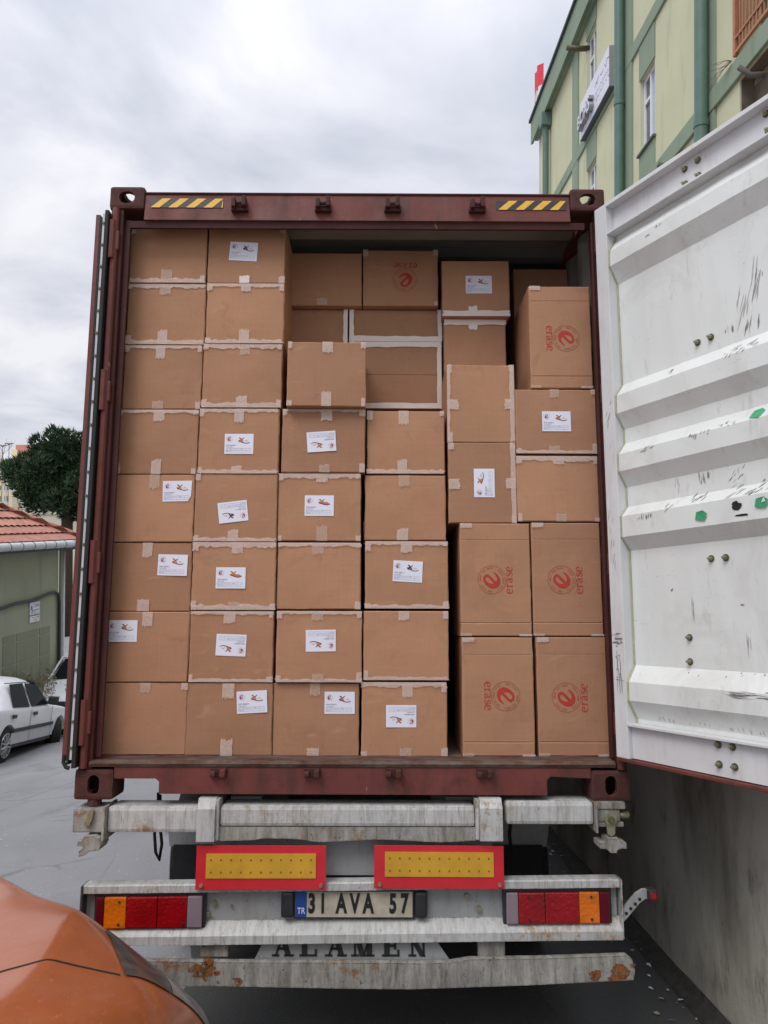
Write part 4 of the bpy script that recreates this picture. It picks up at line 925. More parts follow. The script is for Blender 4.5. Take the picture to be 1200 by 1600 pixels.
# ================================================================== BOXES
BX = [
('c1r1',-0.971,0.12,1.315,0.398,0.323,0.533,'tc',None,None),
('c1r2',-0.972,0.12,1.641,0.396,0.323,0.533,'t',(-0.113, 0.234, 0.0),None),
('c1r3',-0.973,0.12,1.967,0.390,0.323,0.533,'tb',(0.108, 0.217, -1.0),None),
('c1r4',-0.970,0.12,2.294,0.389,0.326,0.533,'t',(0.114, 0.245, 1.0),None),
('c1r5',-0.965,0.12,2.622,0.388,0.319,0.533,'tbTc',None,None),
('c1r6',-0.957,0.12,2.948,0.385,0.324,0.533,'tbTc',None,None),
('c1r7',-0.955,0.12,3.278,0.389,0.315,0.533,'tbTBc',None,None),
('c1r8',-0.957,0.12,3.600,0.385,0.306,0.533,'bBc',None,None),
('c2r1',-0.575,0.12,1.313,0.396,0.323,0.533,'tb',(0.104, 0.24, 3.0),None),
('c2r2',-0.577,0.12,1.642,0.391,0.326,0.533,'tTBc',(-0.0, 0.169, 178.0),None),
('c2r3',-0.574,0.12,1.974,0.395,0.320,0.533,'tbTBc',(-0.013, 0.15, 0.0),None),
('c2r4',-0.576,0.12,2.298,0.394,0.326,0.533,'bBc',(-0.012, 0.142, 187.0),None),
('c2r5',-0.571,0.12,2.627,0.390,0.322,0.533,'tbTBc',(0.003, 0.146, 0.0),None),
('c2r6',-0.564,0.12,2.956,0.390,0.324,0.533,'tbTBc',None,None),
('c2r7',-0.558,0.12,3.283,0.386,0.312,0.533,'tbTBc',None,None),
('c2r8',-0.561,0.12,3.599,0.387,0.310,0.533,'bWc',(-0.015, 0.168, -3.0),None),
('c3r1',-0.176,0.13,1.309,0.397,0.327,0.533,'tb',(0.109, 0.24, 0.0),None),
('c3r2',-0.167,0.12,1.643,0.399,0.327,0.533,'tbTBc',(0.008, 0.19, 181.0),None),
('c3r3',-0.173,0.13,1.979,0.396,0.315,0.533,'tTc',None,None),
('c3r4',-0.175,0.13,2.303,0.399,0.327,0.533,'tbTc',(-0.001, 0.17, 0.0),None),
('c3r5',-0.161,0.12,2.635,0.404,0.314,0.533,'tbTc',(-0.009, 0.152, 184.0),None),
('c3r6',-0.152,0.08,2.952,0.383,0.324,0.533,'tbc',None,None),
('c4r1',0.232,0.13,1.310,0.395,0.333,0.533,'tbTc',(-0.014, 0.18, 180.0),None),
('c4r2',0.240,0.12,1.653,0.398,0.318,0.533,'tBc',None,None),
('c4r3',0.244,0.13,1.983,0.395,0.319,0.533,'tTBc',(0.005, 0.175, -3.0),None),
('c4r4',0.240,0.15,2.310,0.392,0.317,0.533,'tb',None,None),
('c4r5',0.242,0.15,2.636,0.381,0.315,0.533,'tbBc',None,None),
('c5A',0.609,0.13,2.789,0.331,0.393,0.533,'lrLRc',None,None),
('c5B',0.612,0.13,2.392,0.325,0.394,0.533,'lrRc',(0.009, 0.194, 90.0),None),
('e1',0.663,0.12,1.856,0.333,0.532,0.395,'x',None,(-0.018, 0.263, 90.0)),
('e2',1.003,0.12,1.857,0.328,0.535,0.395,'x',None,(-0.026, 0.263, 90.0)),
('e3',0.667,0.12,1.313,0.331,0.537,0.395,'x',None,(0.034, 0.269, -90.0)),
('e4',1.013,0.12,1.314,0.331,0.538,0.395,'x',None,(-0.032, 0.263, 90.0)),
('e5',1.010,0.12,3.060,0.306,0.530,0.395,'x',None,(0.027, 0.256, -90.0)),
('c6A',0.975,0.12,2.731,0.395,0.322,0.533,'tbBc',(-0.0, 0.16, 0.0),None),
('c6B',0.973,0.12,2.399,0.395,0.320,0.533,'tbTc',None,None),
('k1',-0.196,0.40,3.608,0.415,0.300,0.4,'bW',None,None),
('k2',0.222,0.40,3.608,0.406,0.318,0.4,'c',None,(0.024, 0.145, 180.0)),
('k3',-0.258,0.45,3.40,0.386,0.205,0.533,'R',None,None),
('k4',0.196,0.45,3.424,0.503,0.181,0.533,'LRBW',None,None),
('k5',0.196,0.45,3.050,0.496,0.372,0.533,'LRTBWm',None,None),
('k7',0.625,0.36,3.532,0.360,0.315,0.533,'bBW',(0.016, 0.177, 0.0),None),
('k8',0.620,0.40,3.200,0.330,0.329,0.533,'tTW',None,None),
('k9',1.018,0.56,3.10,0.306,0.800,0.4,'',None,None),
]
ordn = ['bottom', 'second from the floor', 'third from the floor', 'fourth from the floor', 'fifth from the floor', 'sixth from the floor', 'seventh from the floor', 'topmost']
coln = {'c1': 'the leftmost stack', 'c2': 'the second stack from the left', 'c3': 'the third stack from the left', 'c4': 'the fourth stack from the left'}
special = {
 'c5A': 'plain upright box taped down both sides, under the dark recess', 'c5B': 'upright box with its shoe sticker turned sideways',
 'e1': 'tall red printed box, upper one beside the dark gap', 'e2': 'tall red printed box, upper one touching the container edge',
 'e3': 'tall box with print reading downward, on the container floor', 'e4': 'tall box with print reading upward, on the container floor at the edge',
 'e5': 'tall red printed box on top of the stack by the open door', 'c6A': 'box with centred shoe sticker under the topmost printed box', 'c6B': 'plain box between the stickered one and the tall printed pair',
 'k1': 'dark box in the recess, taped underneath, beside the upside-down print', 'k2': 'shaded box in the recess with an upside-down red print', 'k3': 'small shaded box in the recess with tape down one side',
 'k4': 'flat shaded box in the recess edged with white tape', 'k5': 'shaded box with a white tape border and a middle seam', 'k7': 'shaded box with shoe sticker high in the recess',
 'k8': 'shaded box taped along its top edge below the recessed sticker box', 'k9': 'dark box set back behind the topmost tall printed box'}
def box_mesh(w, d, h, seed, creases=()):
    """a slightly bulged, soft-edged carton; origin at the bottom centre"""
    m_ = MB(); e_ = .0045; o_ = Vector((seed * 3.1, seed * 1.7, 0))
    us = [0, e_] + [w * k / 12 for k in range(1, 12)] + [w - e_, w]; zs = [0, e_] + [h * k / 14 for k in range(1, 14)] + [h - e_, h]
    for c in creases: zs += [h * c - .004, h * c, h * c + .004]
    zs = sorted(zs)
    def front(u, z):
        edge = u in (0, w) or z in (0, h)
        b = -.0035 * math.sin(math.pi * u / w) * math.sin(math.pi * z / h) + .0034 * noise.noise(Vector((u * 6, z * 6, 0)) + o_)
        if any(abs(z - h * c) < 1e-6 for c in creases): b += .0035
        if edge: b = e_ * .9 + .0026 * noise.noise(Vector((u * 22, z * 22, 2)) + o_)
        return b
    nu, nz = len(us), len(zs)
    jx = lambda u, z: (.0028 * noise.noise(Vector((z * 18, 5, 0)) + o_)) if u in (0, w) else 0
    F = [(-w / 2 + u + jx(u, z), -d / 2 + front(u, z), z) for u in us for z in zs]
    B = [(-w / 2 + u, d / 2 - (0 if 0 < u < w and 0 < z < h else .004), z) for u in (0, w) for z in (0, h)]
    fs = [(i * nz + j, (i + 1) * nz + j, (i + 1) * nz + j + 1, i * nz + j + 1) for i in range(nu - 1) for j in range(nz - 1)]
    k = len(F); m_.add(F + B, fs, 'cardboard')
    A = lambda i, j: i * nz + j
    b00, b01, b10, b11 = k, k + 1, k + 2, k + 3
    extra = [[A(0, j) for j in range(nz)] + [b01, b00], [A(nu - 1, j) for j in range(nz)][::-1] + [b10, b11], [A(i, 0) for i in range(nu)][::-1] + [b00, b10], [A(i, nz - 1) for i in range(nu)] + [b11, b01], [b00, b01, b11, b10]]
    for f in extra: m_.f.append(f); m_.mi.append(0)
    m_.front = lambda x, z: front(min(max(x + w / 2, .006), w - .006), min(max(z, .006), h - .006))
    return m_
TAPE = {}
def tape_mesh(kind, seed):
    """wrinkled strips; unit size 1 x 1, origin at the middle of the edge it starts from, hanging down (-z)"""
    key = (kind, seed)
    if key in TAPE: return TAPE[key]
    rr = random.Random(seed * 17 + len(kind)); m_ = MB()
    mat = {'tab': 'tape_clear', 'faint': 'tape_faint', 'thick': 'tape_thick', 'edge': 'tape_clear', 'bit': 'tape_clear'}[kind]
    nu, nv = (10, 8) if kind != 'edge' else (24, 3)
    o_ = Vector((seed * 5.3, seed * 2.9, 1))
    def f(u, v):
        x = u - .5; z = -v
        if v == 1: z += rr.uniform(-.10, .10) if kind != 'edge' else rr.uniform(-.25, .3)
        if u in (0, 1): x += rr.uniform(-.02, .02)
        return (x, -abs(noise.noise(Vector((u * 5, v * 4, 0)) + o_)) * .0022 - .0009, z)
    m_.grid(f, nu, nv, mat)
    TAPE[key] = m_.mesh('tape_strip', smooth=True); return TAPE[key]
def add_tape(bo, x, z, w, h, rot, d, kind='tab', seed=0):
    """centre of starting edge at (x,z) on the front face; rot in degrees (0: hangs down, 180: stands up, 90: runs to +x)"""
    o = link('tape_strip', tape_mesh(kind, seed % 7), bo)
    o.matrix_local = Matrix.Translation((x, -d / 2 - .0046, z)) @ Matrix.Rotation(-R(rot), 4, 'Y') @ Matrix.Diagonal((w, 1, h, 1)); return o
# sticker: sheet plus flat print
LW, LH = .140, .100
def label_meshes(upper='shoe_pale', strap='shoe_tan', sole='shoe_dark', code='2085-280-17', qty='2    2     2     1     1            8', col='BLANCO'):
    L_ = MB(); L_.box(-LW / 2, LW / 2, -.0006, 0, -LH / 2, LH / 2, 'paper')
    Lc = MB(); Lc.prism([(-LW / 2, -LH / 2), (LW / 2 - .018, -LH / 2), (LW / 2 - .004, -LH / 2 + .026), (LW / 2, LH / 2), (-LW / 2, LH / 2)], 'paper', 'y', -.0006, 0)
    P = MB(); F = lambda x, z: (x, -.0011, z)
    cx, cz, s = -.047, .024, .0098 / 175
    ribbon(P, [(cx + a * s, cz - b * s, w_ * s) for a, b, w_ in GLYPH_E], 'ink_maroon', F, 4)
    ring = [(cx + .0145 * math.cos(t_ * math.pi / 10), cz + .0145 * math.sin(t_ * math.pi / 10), .0006) for t_ in range(21)]; ribbon(P, ring, 'ink_red_faint', F, 1)
    # shoe: sole, heel, strap, pale upper
    ribbon(P, [(.000, .013, .006), (.012, .009, .0042), (.028, .004, .0034), (.042, .004, .0034), (.052, .008, .002)], sole, F, 4)
    ribbon(P, [(.002, .020, .014), (.003, .015, .013), (.003, .010, .010)], strap, F, 3)
    G = lambda x, z: (x, -.0009, z)
    ribbon(P, [(.010, .016, .010), (.022, .013, .011), (.036, .010, .010), (.050, .010, .003)], upper, G, 4)
    ribbon(P, [(.004, .030, .004), (.010, .022, .007), (.014, .016, .007), (.020, .010, .004)], strap, F, 4)
    ribbon(P, [(.000, .030, .005), (.006, .027, .005), (.010, .024, .003)], 'shoe_dark', F, 3); ribbon(P, [(.012, .020, .004), (.019, .026, .004), (.024, .031, .002)], 'shoe_dark', F, 3)
    ribbon(P, [(.030, .014, .0015), (.036, .018, .002), (.042, .014, .0015)], 'ink_grey', F, 3)
    text_mb(P, 'MODEL: ' + code, .0088, 'ink_dark', Matrix.Translation((-.0625, -.0011, -.008)), align='LEFT', sx=.62)
    text_mb(P, 'COLOR: ' + col, .0072, 'ink_grey', Matrix.Translation((-.0625, -.0011, -.017)), align='LEFT', sx=.62)
    text_mb(P, 'NO     36   37   38   39   40   41      TOTAL', .0068, 'ink_grey', Matrix.Translation((-.060, -.0011, -.0275)), align='LEFT', sx=.66)
    text_mb(P, 'QUANTITY    ' + qty, .0056, 'ink_grey', Matrix.Translation((-.062, -.0011, -.0365)), align='LEFT', sx=.66)
    for z in (-.0225, -.032, -.0405): P.box(-.063, .056, -.0010, -.0008, z - .00035, z + .00035, 'ink_grey')
    for x in (-.063, -.040, .034, .056): P.box(x - .0003, x + .0003, -.0010, -.0008, -.0405, -.0225, 'ink_grey')
    return L_.mesh('paper_label'), Lc.mesh('paper_label'), P.mesh('printing', fix=False)
LM, LMC, PM = label_meshes()
PM2 = label_meshes('shoe_tan', 'shoe_tan', 'shoe_dark', '2085-280-11', '1    2     3     2     0            8', 'CAMEL')[2]
PM3 = label_meshes('shoe_pale', 'shoe_dark', 'ink_dark', '2086-301-17', '2    1     2     2     1            8', 'NEGRO')[2]
def logo_mesh(red, thin, k=1.):
    P = MB(); F = lambda x, z: (x, 0, z); Rr = .0660; s = .0660 / 285
    ribbon(P, [(a * s, -b * s, w_ * s) for a, b, w_ in GLYPH_E], red, F, 6)
    ribbon(P, [(Rr * math.cos(t_ * math.pi / 24), Rr * math.sin(t_ * math.pi / 24), .0017) for t_ in range(49)], thin, F, 1)
    txt = 'WHAT YOU WEAR · ERASE YOUR STEPS · ONE STEP · '
    for i, ch in enumerate(txt):
        if ch == ' ': continue
        a = math.pi / 2 - 2 * math.pi * i / len(txt)
        text_mb(P, ch, .0115, thin, Matrix.Translation((.0545 * math.cos(a), 0, .0545 * math.sin(a))) @ Matrix.Rotation(-(a - math.pi / 2), 4, 'Y'), sx=.9)
    erase_word(P, red, lambda x, z: (x, 0, z - .098), .0285)
    me = P.mesh('printed_logo', fix=False); return me
LG, LGF = logo_mesh('ink_red', 'ink_red'), logo_mesh('ink_red', 'ink_red_faint')
rb = random.Random(12)
for i, (key, xc, Y0, z0, w, h, d, tp, lab, logo) in enumerate(BX):
    if key[0] == 'c' and key[1] in '1234' and key[2:3] == 'r':
        c, r_ = key[:2], int(key[3]); top = {'c1': 8, 'c2': 8, 'c3': 6, 'c4': 5}[c]; pos = 'topmost' if r_ == top else ordn[r_ - 1]
        if lab: look = 'box with upside-down shoe sticker' if 150 < abs(lab[2]) < 200 else ('box with clipped corner sticker' if key == 'c1r4' else 'box with shoe sticker near its corner' if abs(lab[0]) > .09 else 'box with centred shoe sticker')
        else: look = 'plain taped cardboard box'
        label = '%s, %s in %s' % (look, pos, coln[c])
    else: label = special[key]
    bm_ = box_mesh(w, d, h, i, (.115, .855) if 'x' in tp else ((.5,) if 'm' in tp else ()))
    ang = R(rb.uniform(-.35, .35)) if key not in ('c3r6', 'e5', 'k10', 'k9', 'k9b') else (R(1.2) if key == 'c3r6' else 0)
    me = bm_.mesh('cardboard_box')
    bo = thing('cardboard_box', label, 'box', (xc, Y0 + d / 2 + (rb.uniform(-.004, .006) if key[0] == 'c' else 0), z0 + .0005), 'cardboard boxes stacked in the container', T, me, Matrix.Rotation(ang, 4, 'Z'))
    sd0 = i * 3
    kd = 'thick' if 'W' in tp else 'tab'
    jit = rb.uniform(-.015, .015)
    if 't' in tp: add_tape(bo, jit, h, rb.uniform(.046, .056), rb.choice((.042, .055, .068)), 0, d, kd if rb.random() < .75 else 'faint', sd0)
    if 'b' in tp: add_tape(bo, jit + rb.uniform(-.01, .01), 0, rb.uniform(.046, .056), rb.choice((.038, .055, .07)), 180, d, kd if rb.random() < .6 else 'faint', sd0 + 1)
    if 'l' in tp: add_tape(bo, -w / 2, h * .48, .05, .055, 90, d, 'tab', sd0 + 2)
    if 'r' in tp: add_tape(bo, w / 2, h * .49, .05, .05, -90, d, 'tab', sd0 + 3)
    th = .030 if 'W' in tp else rb.uniform(.013, .026)
    ek = 'thick' if 'W' in tp else 'edge'
    if 'T' in tp: add_tape(bo, 0, h, w * .99, th, 0, d, ek, sd0 + 4)
    if 'B' in tp: add_tape(bo, 0, 0, w * .99, th, 180, d, ek, sd0 + 5)
    if 'R' in tp: add_tape(bo, w / 2, h / 2, h * .99, .024, -90, d, 'thick' if 'W' in tp or key == 'k3' else 'tab', sd0 + 6)
    if 'L' in tp: add_tape(bo, -w / 2, h / 2, h * .99, .014 if 'W' not in tp else .024, 90, d, 'thick' if 'W' in tp else 'edge', sd0 + 7)
    if 'c' in tp:
        for cx_, cz_ in ((-1, 0), (1, 0), (-1, 1), (1, 1)):
            if rb.random() < .25: continue
            add_tape(bo, cx_ * (w / 2 - .013), h if cz_ else 0, rb.uniform(.016, .03), rb.uniform(.018, .05), 0 if cz_ else 180, d, 'tab', sd0 + 9 + cx_ + cz_)
    if 'x' in tp:
        add_tape(bo, -w / 2 + .03, h, .055, .022, 0, d, 'tab', sd0); add_tape(bo, w / 2 - .03, 0, .06, .010, 180, d, 'tab', sd0 + 1); add_tape(bo, -w / 2 + .025, 0, .05, .014, 180, d, 'faint', sd0 + 2)
    # faint side strip round the corner
    if lab:
        lo = link('paper_label', LMC if key == 'c1r4' else LM, bo); lo.matrix_local = Matrix.Translation((lab[0], -d / 2 - .0010 + min(bm_.front(lab[0] + a * .014, lab[1] + c * .012) for a in range(-5, 6) for c in range(-5, 6)), lab[1])) @ Matrix.Rotation(-R(lab[2]), 4, 'Y')
        po_ = link('printing', PM2 if key in ('c3r4', 'c2r3') else PM3 if key in ('c4r3', 'c2r4', 'c2r8') else PM, lo)
    if logo:
        lg = (LGF if key in ('e3', 'e5') else LG).copy(); lg.transform(Matrix.Translation((logo[0], 0, logo[1])) @ Matrix.Rotation(-R(logo[2]), 4, 'Y'))
        for v in lg.vertices: v.co.y = -d / 2 + bm_.front(v.co.x, v.co.z) - .0012
        lo = link('printed_logo', lg, bo)

# ================================================================== TRAILER CHASSIS (truck frame)
ch = thing('container_trailer', 'grubby white skeletal trailer carrying the maroon container', 'trailer', (0, 0, 0), frame=T)
W1, W2 = 'chassis_white', 'chassis_white_grubby'
def rbar(x0, x1, y0, y1, z0, z1, mat, bev=.012): return MB().box(x0, x1, y0, y1, z0, z1, mat, bev)
part('bolster_beam', rbar(-.575, .535, -.022, .12, 1.040, 1.126, W1, .016), ch)
part('bolster_beam', rbar(-1.062, -.668, -.022, .12, 1.014, 1.122, W1, .016), ch); part('bolster_beam', rbar(.668, 1.052, -.022, .12, 1.050, 1.145, W1, .016), ch)
m_ = MB(); vs = []; fs = []; n = 30                                # bent lower lip
for i in range(n + 1):
    x = -.575 + 1.11 * i / n; zb = .982 + .010 * noise.noise(Vector((x * 4, 0, 0))) + (.006 if abs(x + .3) < .12 else 0)
    vs += [(x, -.016, zb), (x, -.016, 1.039), (x, -.006, zb + .001), (x, -.006, 1.039)]
for i in range(n): o_ = i * 4; fs += [(o_, o_ + 4, o_ + 5, o_ + 1), (o_ + 2, o_ + 3, o_ + 7, o_ + 6), (o_, o_ + 2, o_ + 6, o_ + 4)]
m_.add(vs, fs, W2); part('beam_lip', m_, ch)
part('guide_block', MB().prism([(-.05, .985), (-.05, 1.118), (-.02, 1.158), (.05, 1.158), (.05, .985)], W1, 'x', -.668, -.590), ch); part('guide_block', MB().prism([(-.05, .990), (-.05, 1.124), (-.02, 1.160), (.05, 1.160), (.05, .990)], W1, 'x', .552, .650), ch)
part('block_web', rbar(-.590, -.5752, -.035, .05, .985, 1.155, W1, .004), ch); part('block_web', rbar(.5352, .5518, -.035, .05, .990, 1.155, W1, .004), ch)
part('rail_plate', MB().box(-.58, .56, .121, .14, .86, 1.04, W2), ch)
# corner locks
tl_ = MB(); tl_.box(-1.205, -1.063, -.035, .11, 1.018, 1.115, W2, .006); tlo = part('twist_lock', tl_, ch, label='beige corner lock with a latch plate')
part('latch', MB().prism([(-1.150, 1.052), (-1.146, 1.075), (-1.132, 1.112), (-1.112, 1.112), (-1.116, 1.080), (-1.126, 1.052)], 'bolt_metal', 'y', -.052, -.036), tlo)
part('lock_flange', MB().box(-1.075, -1.0625, -.05, .11, .985, 1.126, W2, .004), tlo)
def star(cx, cz, r, y0, y1, mat, n=4, a0=0.):
    P = []
    for i in range(n * 4):
        a = a0 + 2 * math.pi * i / (n * 4); q = r if i % 4 in (0, 1) else r * .55; P.append((cx + q * math.cos(a), cz + q * .42 * math.sin(a)))
    return P
kn = MB(); kn.prism([(-1.165, .988), (-1.165, .972), (-1.142, .972), (-1.142, .955), (-1.158, .952), (-1.158, .930), (-1.135, .934), (-1.118, .950), (-1.075, .955), (-1.066, .975), (-1.080, 1.0), (-1.10, 1.012), (-1.14, 1.010), (-1.148, .990)], W2, 'y', -.07, .03)
part('hand_wheel', kn, tlo)
part('lock_neck', MB().tube([(-1.138, .03, 1.118), (-1.138, .03, 1.145)], .03, 'casting_rust', 10), tlo)
tr = MB(); tr.box(1.062, 1.162, -.030, .11, 1.065, 1.118, W2, .004); tr.box(1.062, 1.186, -.035, .11, 1.119, 1.146, W2, .002); tr.box(1.062, 1.178, -.030, .11, 1.044, 1.064, W2, .004)
tro = part('twist_lock', tr, ch, label='corner lock with a round pin and star shaped hand wheel'); part('lock_flange', MB().box(1.0525, 1.0618, -.05, .11, 1.022, 1.146, W2, .003), tro)
part('side_pin', MB().tube([(1.15, -.0, 1.088), (1.205, -.0, 1.088), (1.213, -.0, 1.088)], [.016, .016, .008], 'bolt_metal', 12), tro, smooth=True)
p = MB(); p.tube([(1.118, -.031, 1.078), (1.118, -.048, 1.078)], .026, 'bolt_metal', 16); p.tube([(1.118, -.048, 1.078), (1.118, -.060, 1.078)], .015, 'bolt_rusty', 12); p.prism([(1.098, 1.072), (1.102, 1.020), (1.118, 1.008), (1.134, 1.020), (1.138, 1.072)], 'bolt_metal', 'y', -.044, -.032); part('pin_eye', p, tro)
kn = MB(); P = [(1.058, .990), (1.058, .968), (1.085, .966), (1.105, .950), (1.130, .950), (1.132, .962), (1.150, .968), (1.172, .968), (1.172, .990), (1.150, .992), (1.143, 1.006), (1.093, 1.006), (1.088, .990)]; kn.prism(P, W2, 'y', -.075, .02); part('hand_wheel', kn, tro)
# light bar, drooping slightly to one side
def sh(mb, k=.0125, c=0.): mb.v = [(v[0], v[1], v[2] + k * v[0] + c) for v in mb.v]; return mb
lb = MB(); lb.prism([(.05, .800), (.05, .812), (-.010, .812), (-.015, .806), (-.015, .778), (-.007, .778), (-.007, .800)], W1, 'x', -1.150, 1.153)
lbo = part('light_bar', sh(lb), ch)
part('web', sh(MB().box(-1.148, 1.150, .0305, .040, .60, .799, 'chassis_grey')), lbo)
part('lower_flange', sh(MB().prism([(.030, .640), (.030, .650), (-.022, .612), (-.026, .606), (-.026, .572), (-.018, .572), (-.018, .602)], W1, 'x', -1.150, 1.156)), lbo)
part('end_plate', sh(MB().box(1.1565, 1.162, -.022, .06, .574, .81, W1)), lbo); part('end_plate', sh(MB().box(-1.158, -1.1505, -.022, .06, .574, .81, 'dark_steel')), lbo)
for x, z in ((-.594, .722), (-.622, .680), (.498, .738), (.550, .686), (-.52, .71)):
    part('bolt', sh(MB().tube([(x, .0304, z), (x, .016, z)], .012 if x != -.52 else .005, 'bolt_metal', 10)), lbo)
def tail(x0, segs, z0, z1, label):
    x1 = segs[-1][1]
    t = part('tail_light', sh(MB().box(x0 - .012, x1 + .012, .002, .0300, z0 - .010, z1 + .012, 'black_plastic', .006)), ch, label=label)
    a = x0
    for mat, b, _ in segs:
        part('lens', sh(MB().box(a + .0008, b - .0008, -.014, .0018, z0, z1, mat, .005)), t); a = b
    for xx in (x0 + (x1 - x0) * .22, x0 + (x1 - x0) * .82):
        for zz in (z0 + .018, z1 - .018): part('screw', sh(MB().tube([(xx, -.0141, zz), (xx, -.019, zz)], .005, 'black_plastic', 8)), t)
def seg(*a):
    return [(m_, b, 0) for m_, b in a]
tail(-1.093, seg(('lens_dark_red', -1.058), ('lens_amber', -.963), ('lens_red', -.83), ('lens_red', -.703), ('lens_clear', -.638)), .636, .762, 'tail light beside the orange car, amber and red with a clear end')
tail(.664, seg(('lens_clear', .716), ('lens_red', .83), ('lens_red', .977), ('lens_amber', 1.065), ('lens_dark_red', 1.109)), .634, .760, 'tail light at the wall side, clear, red and amber')
def refl(x0, x1, z0, z1, a0, a1, b0, b1, k, label):
    p = part('reflector_plate', sh(MB().box(x0, x1, -.031, -.0265, z0, z1, 'reflector_red', .001), k), ch, label=label)
    part('yellow_panel', sh(MB().box(a0, a1, -.0345, -.0312, b0, b1, 'reflector_yellow'), k), p)
    dts = MB()
    for r_ in (.25, .75):
        for i in range(11): xx = a0 + (a1 - a0) * (i + .5) / 11; zz = b0 + (b1 - b0) * r_; dts.tube([(xx, -.0346, zz), (xx, -.0362, zz)], .0042, 'reflector_dot', 6)
    part('studs', sh(dts, k), p)
    for xx in (x0 + .025, x1 - .02): part('bolt', sh(MB().tube([(xx, -.0312, z0 + .018), (xx, -.040, z0 + .018)], .008, 'bolt_metal', 8), k), p)
refl(-.667, -.110, .787, .966, -.624, -.153, .834, .934, .002, 'red and yellow reflector plate above the amber-ended light beside the orange car')
refl(.097, .654, .793, .968, .143, .610, .842, .942, -.004, 'red and yellow reflector plate nearer the wall')
part('crossmember_plate', MB().box(-.62, .62, .07, .085, .815, 1.01, 'chassis_grey'), ch)
# number plate with its writing
npl = part('number_plate', MB().box(-.241, .263, .004, .010, .664, .768, 'plate_white', .002), ch); nz = .717
part('plate_holder', MB().box(-.250, .272, .0105, .0302, .656, .776, 'black_plastic', .003), npl)
part('country_strip', MB().box(-.240, -.193, .0025, .0038, .666, .768, 'plate_blue'), npl)
lt = MB(); text_mb(lt, 'TR', .036, 'paper', Matrix.Translation((-.2165, .0018, .690)), sx=.8); part('lettering', lt, npl)
for tx, x in (('3', -.171), ('1', -.124), ('A', -.044), ('V', .014), ('A', .072), ('5', .178), ('7', .228)):
    lt = MB(); text_mb(lt, tx, .108, 'ink_black', Matrix.Translation((x, .0030, nz)), ext=.0008, sx=.60, bold=.0042); part('letter', lt, npl)
for sx in (-.276, .300):
    lp = MB().box(sx - .027, sx + .027, -.008, .0300, .664, .770, 'black_plastic', .012); part('plate_lamp', lp, ch)
# underrun bumper
P = [(-1.19, .405), (-.95, .402), (-.6, .408), (0, .398), (.25, .396), (.75, .412), (1.19, .433), (1.198, .47), (1.188, .512), (1.165, .528), (.8, .516), (.50, .512), (.42, .500), (.30, .496), (.1, .498), (-.5, .500), (-.9, .504), (-1.19, .508)]
ub = part('underrun_bumper', MB().prism(P, W2, 'y', -.035, .0), ch)
for i, (x, z, r_) in enumerate(((1.135, .462, .045), (1.03, .452, .028), (-.62, .47, .055), (-.47, .425, .02), (-.60, .51, .03))):
    pm = MB(); nn = 40
    for blob_ in range(4):
        ox_, oz_ = (0, 0) if blob_ == 0 else (random.Random(i * 9 + blob_).uniform(-1.3, 1.3) * r_, random.Random(i * 7 + blob_).uniform(-.9, .9) * r_ * .8); q_ = 1 if blob_ == 0 else .3
        zz_ = min(max(z + oz_, .42), .50)
        pm.add([(x + ox_ + q_ * r_ * (.85 + .45 * noise.noise(Vector((math.cos(a * .157) * 2.2, math.sin(a * .157) * 2.2, i + blob_)))) * math.cos(a * .157), -.0362 - blob_ * .0002, zz_ + q_ * min(r_, .042) * (.8 + .5 * noise.noise(Vector((math.cos(a * .157) * 2, math.sin(a * .157) * 2, i + 5 + blob_)))) * math.sin(a * .157)) for a in range(nn)], [list(range(nn))], 'patch_rust')
    part('rust_patch', pm, ub)
part('bumper_bracket', MB().box(-.646, -.524, .005, .045, .505, .60, W2, .003), ch); part('bumper_bracket', MB().box(.542, .658, .005, .045, .505, .60, W2, .003), ch)
# name board half hidden between bar and bumper
nb = part('name_board', MB().prism([(-.42, .48), (-.37, .575), (.36, .575), (.43, .48)], 'chassis_grey', 'y', .012, .018), ch)
def slab(mb, ch_, x, z, w, h, y):
    t, s, q = .024, .010, .012                # thick stem, thin stroke, serif
    def rect(a, b, c, d): mb.box(x + a, x + b, y - .0016, y, z + c, z + d, 'letter_black')
    def bar(a, b, c, d, th): P = [(x + a - th / 2, z + c), (x + a + th / 2, z + c), (x + b + th / 2, z + d), (x + b - th / 2, z + d)]; mb.prism(P, 'letter_black', 'y', y - .0016, y)
    if ch_ == 'A': bar(.012, w / 2, 0, h, s); bar(w - .016, w / 2, 0, h, t); rect(.018, w - .022, h * .32, h * .32 + s); rect(-.004, .028, 0, q * .7); rect(w - .036, w + .006, 0, q * .7)
    if ch_ == 'L': rect(.01, .01 + t, 0, h); rect(0, w * .9, 0, q * .7); rect(w * .9 - s, w * .9, 0, h * .36); rect(0, .044, h - q * .7, h)
    if ch_ == 'M': rect(.006, .006 + s, 0, h); rect(w - .010 - t, w - .010, 0, h); bar(w * .46, .02, 0, h, t); bar(w * .5, w - .02, 0, h, s); rect(-.006, .028, 0, q * .7); rect(w - .044, w, 0, q * .7)
    if ch_ == 'E': rect(.01, .01 + t, 0, h); rect(0, w * .9, 0, q * .7); rect(w * .9 - s, w * .9, 0, h * .34); rect(.03, w * .66, h * .47, h * .47 + s); rect(w * .62, w * .62 + s, h * .34, h * .66); rect(0, w * .86, h - q * .7, h)
    if ch_ == 'N': rect(.012, .012 + s, 0, h); rect(w - .014 - s, w - .014, 0, h); bar(w - .022, .014, 0, h, t); rect(0, .034, 0, q * .7); rect(w - .034, w - .002, h - q * .7, h)
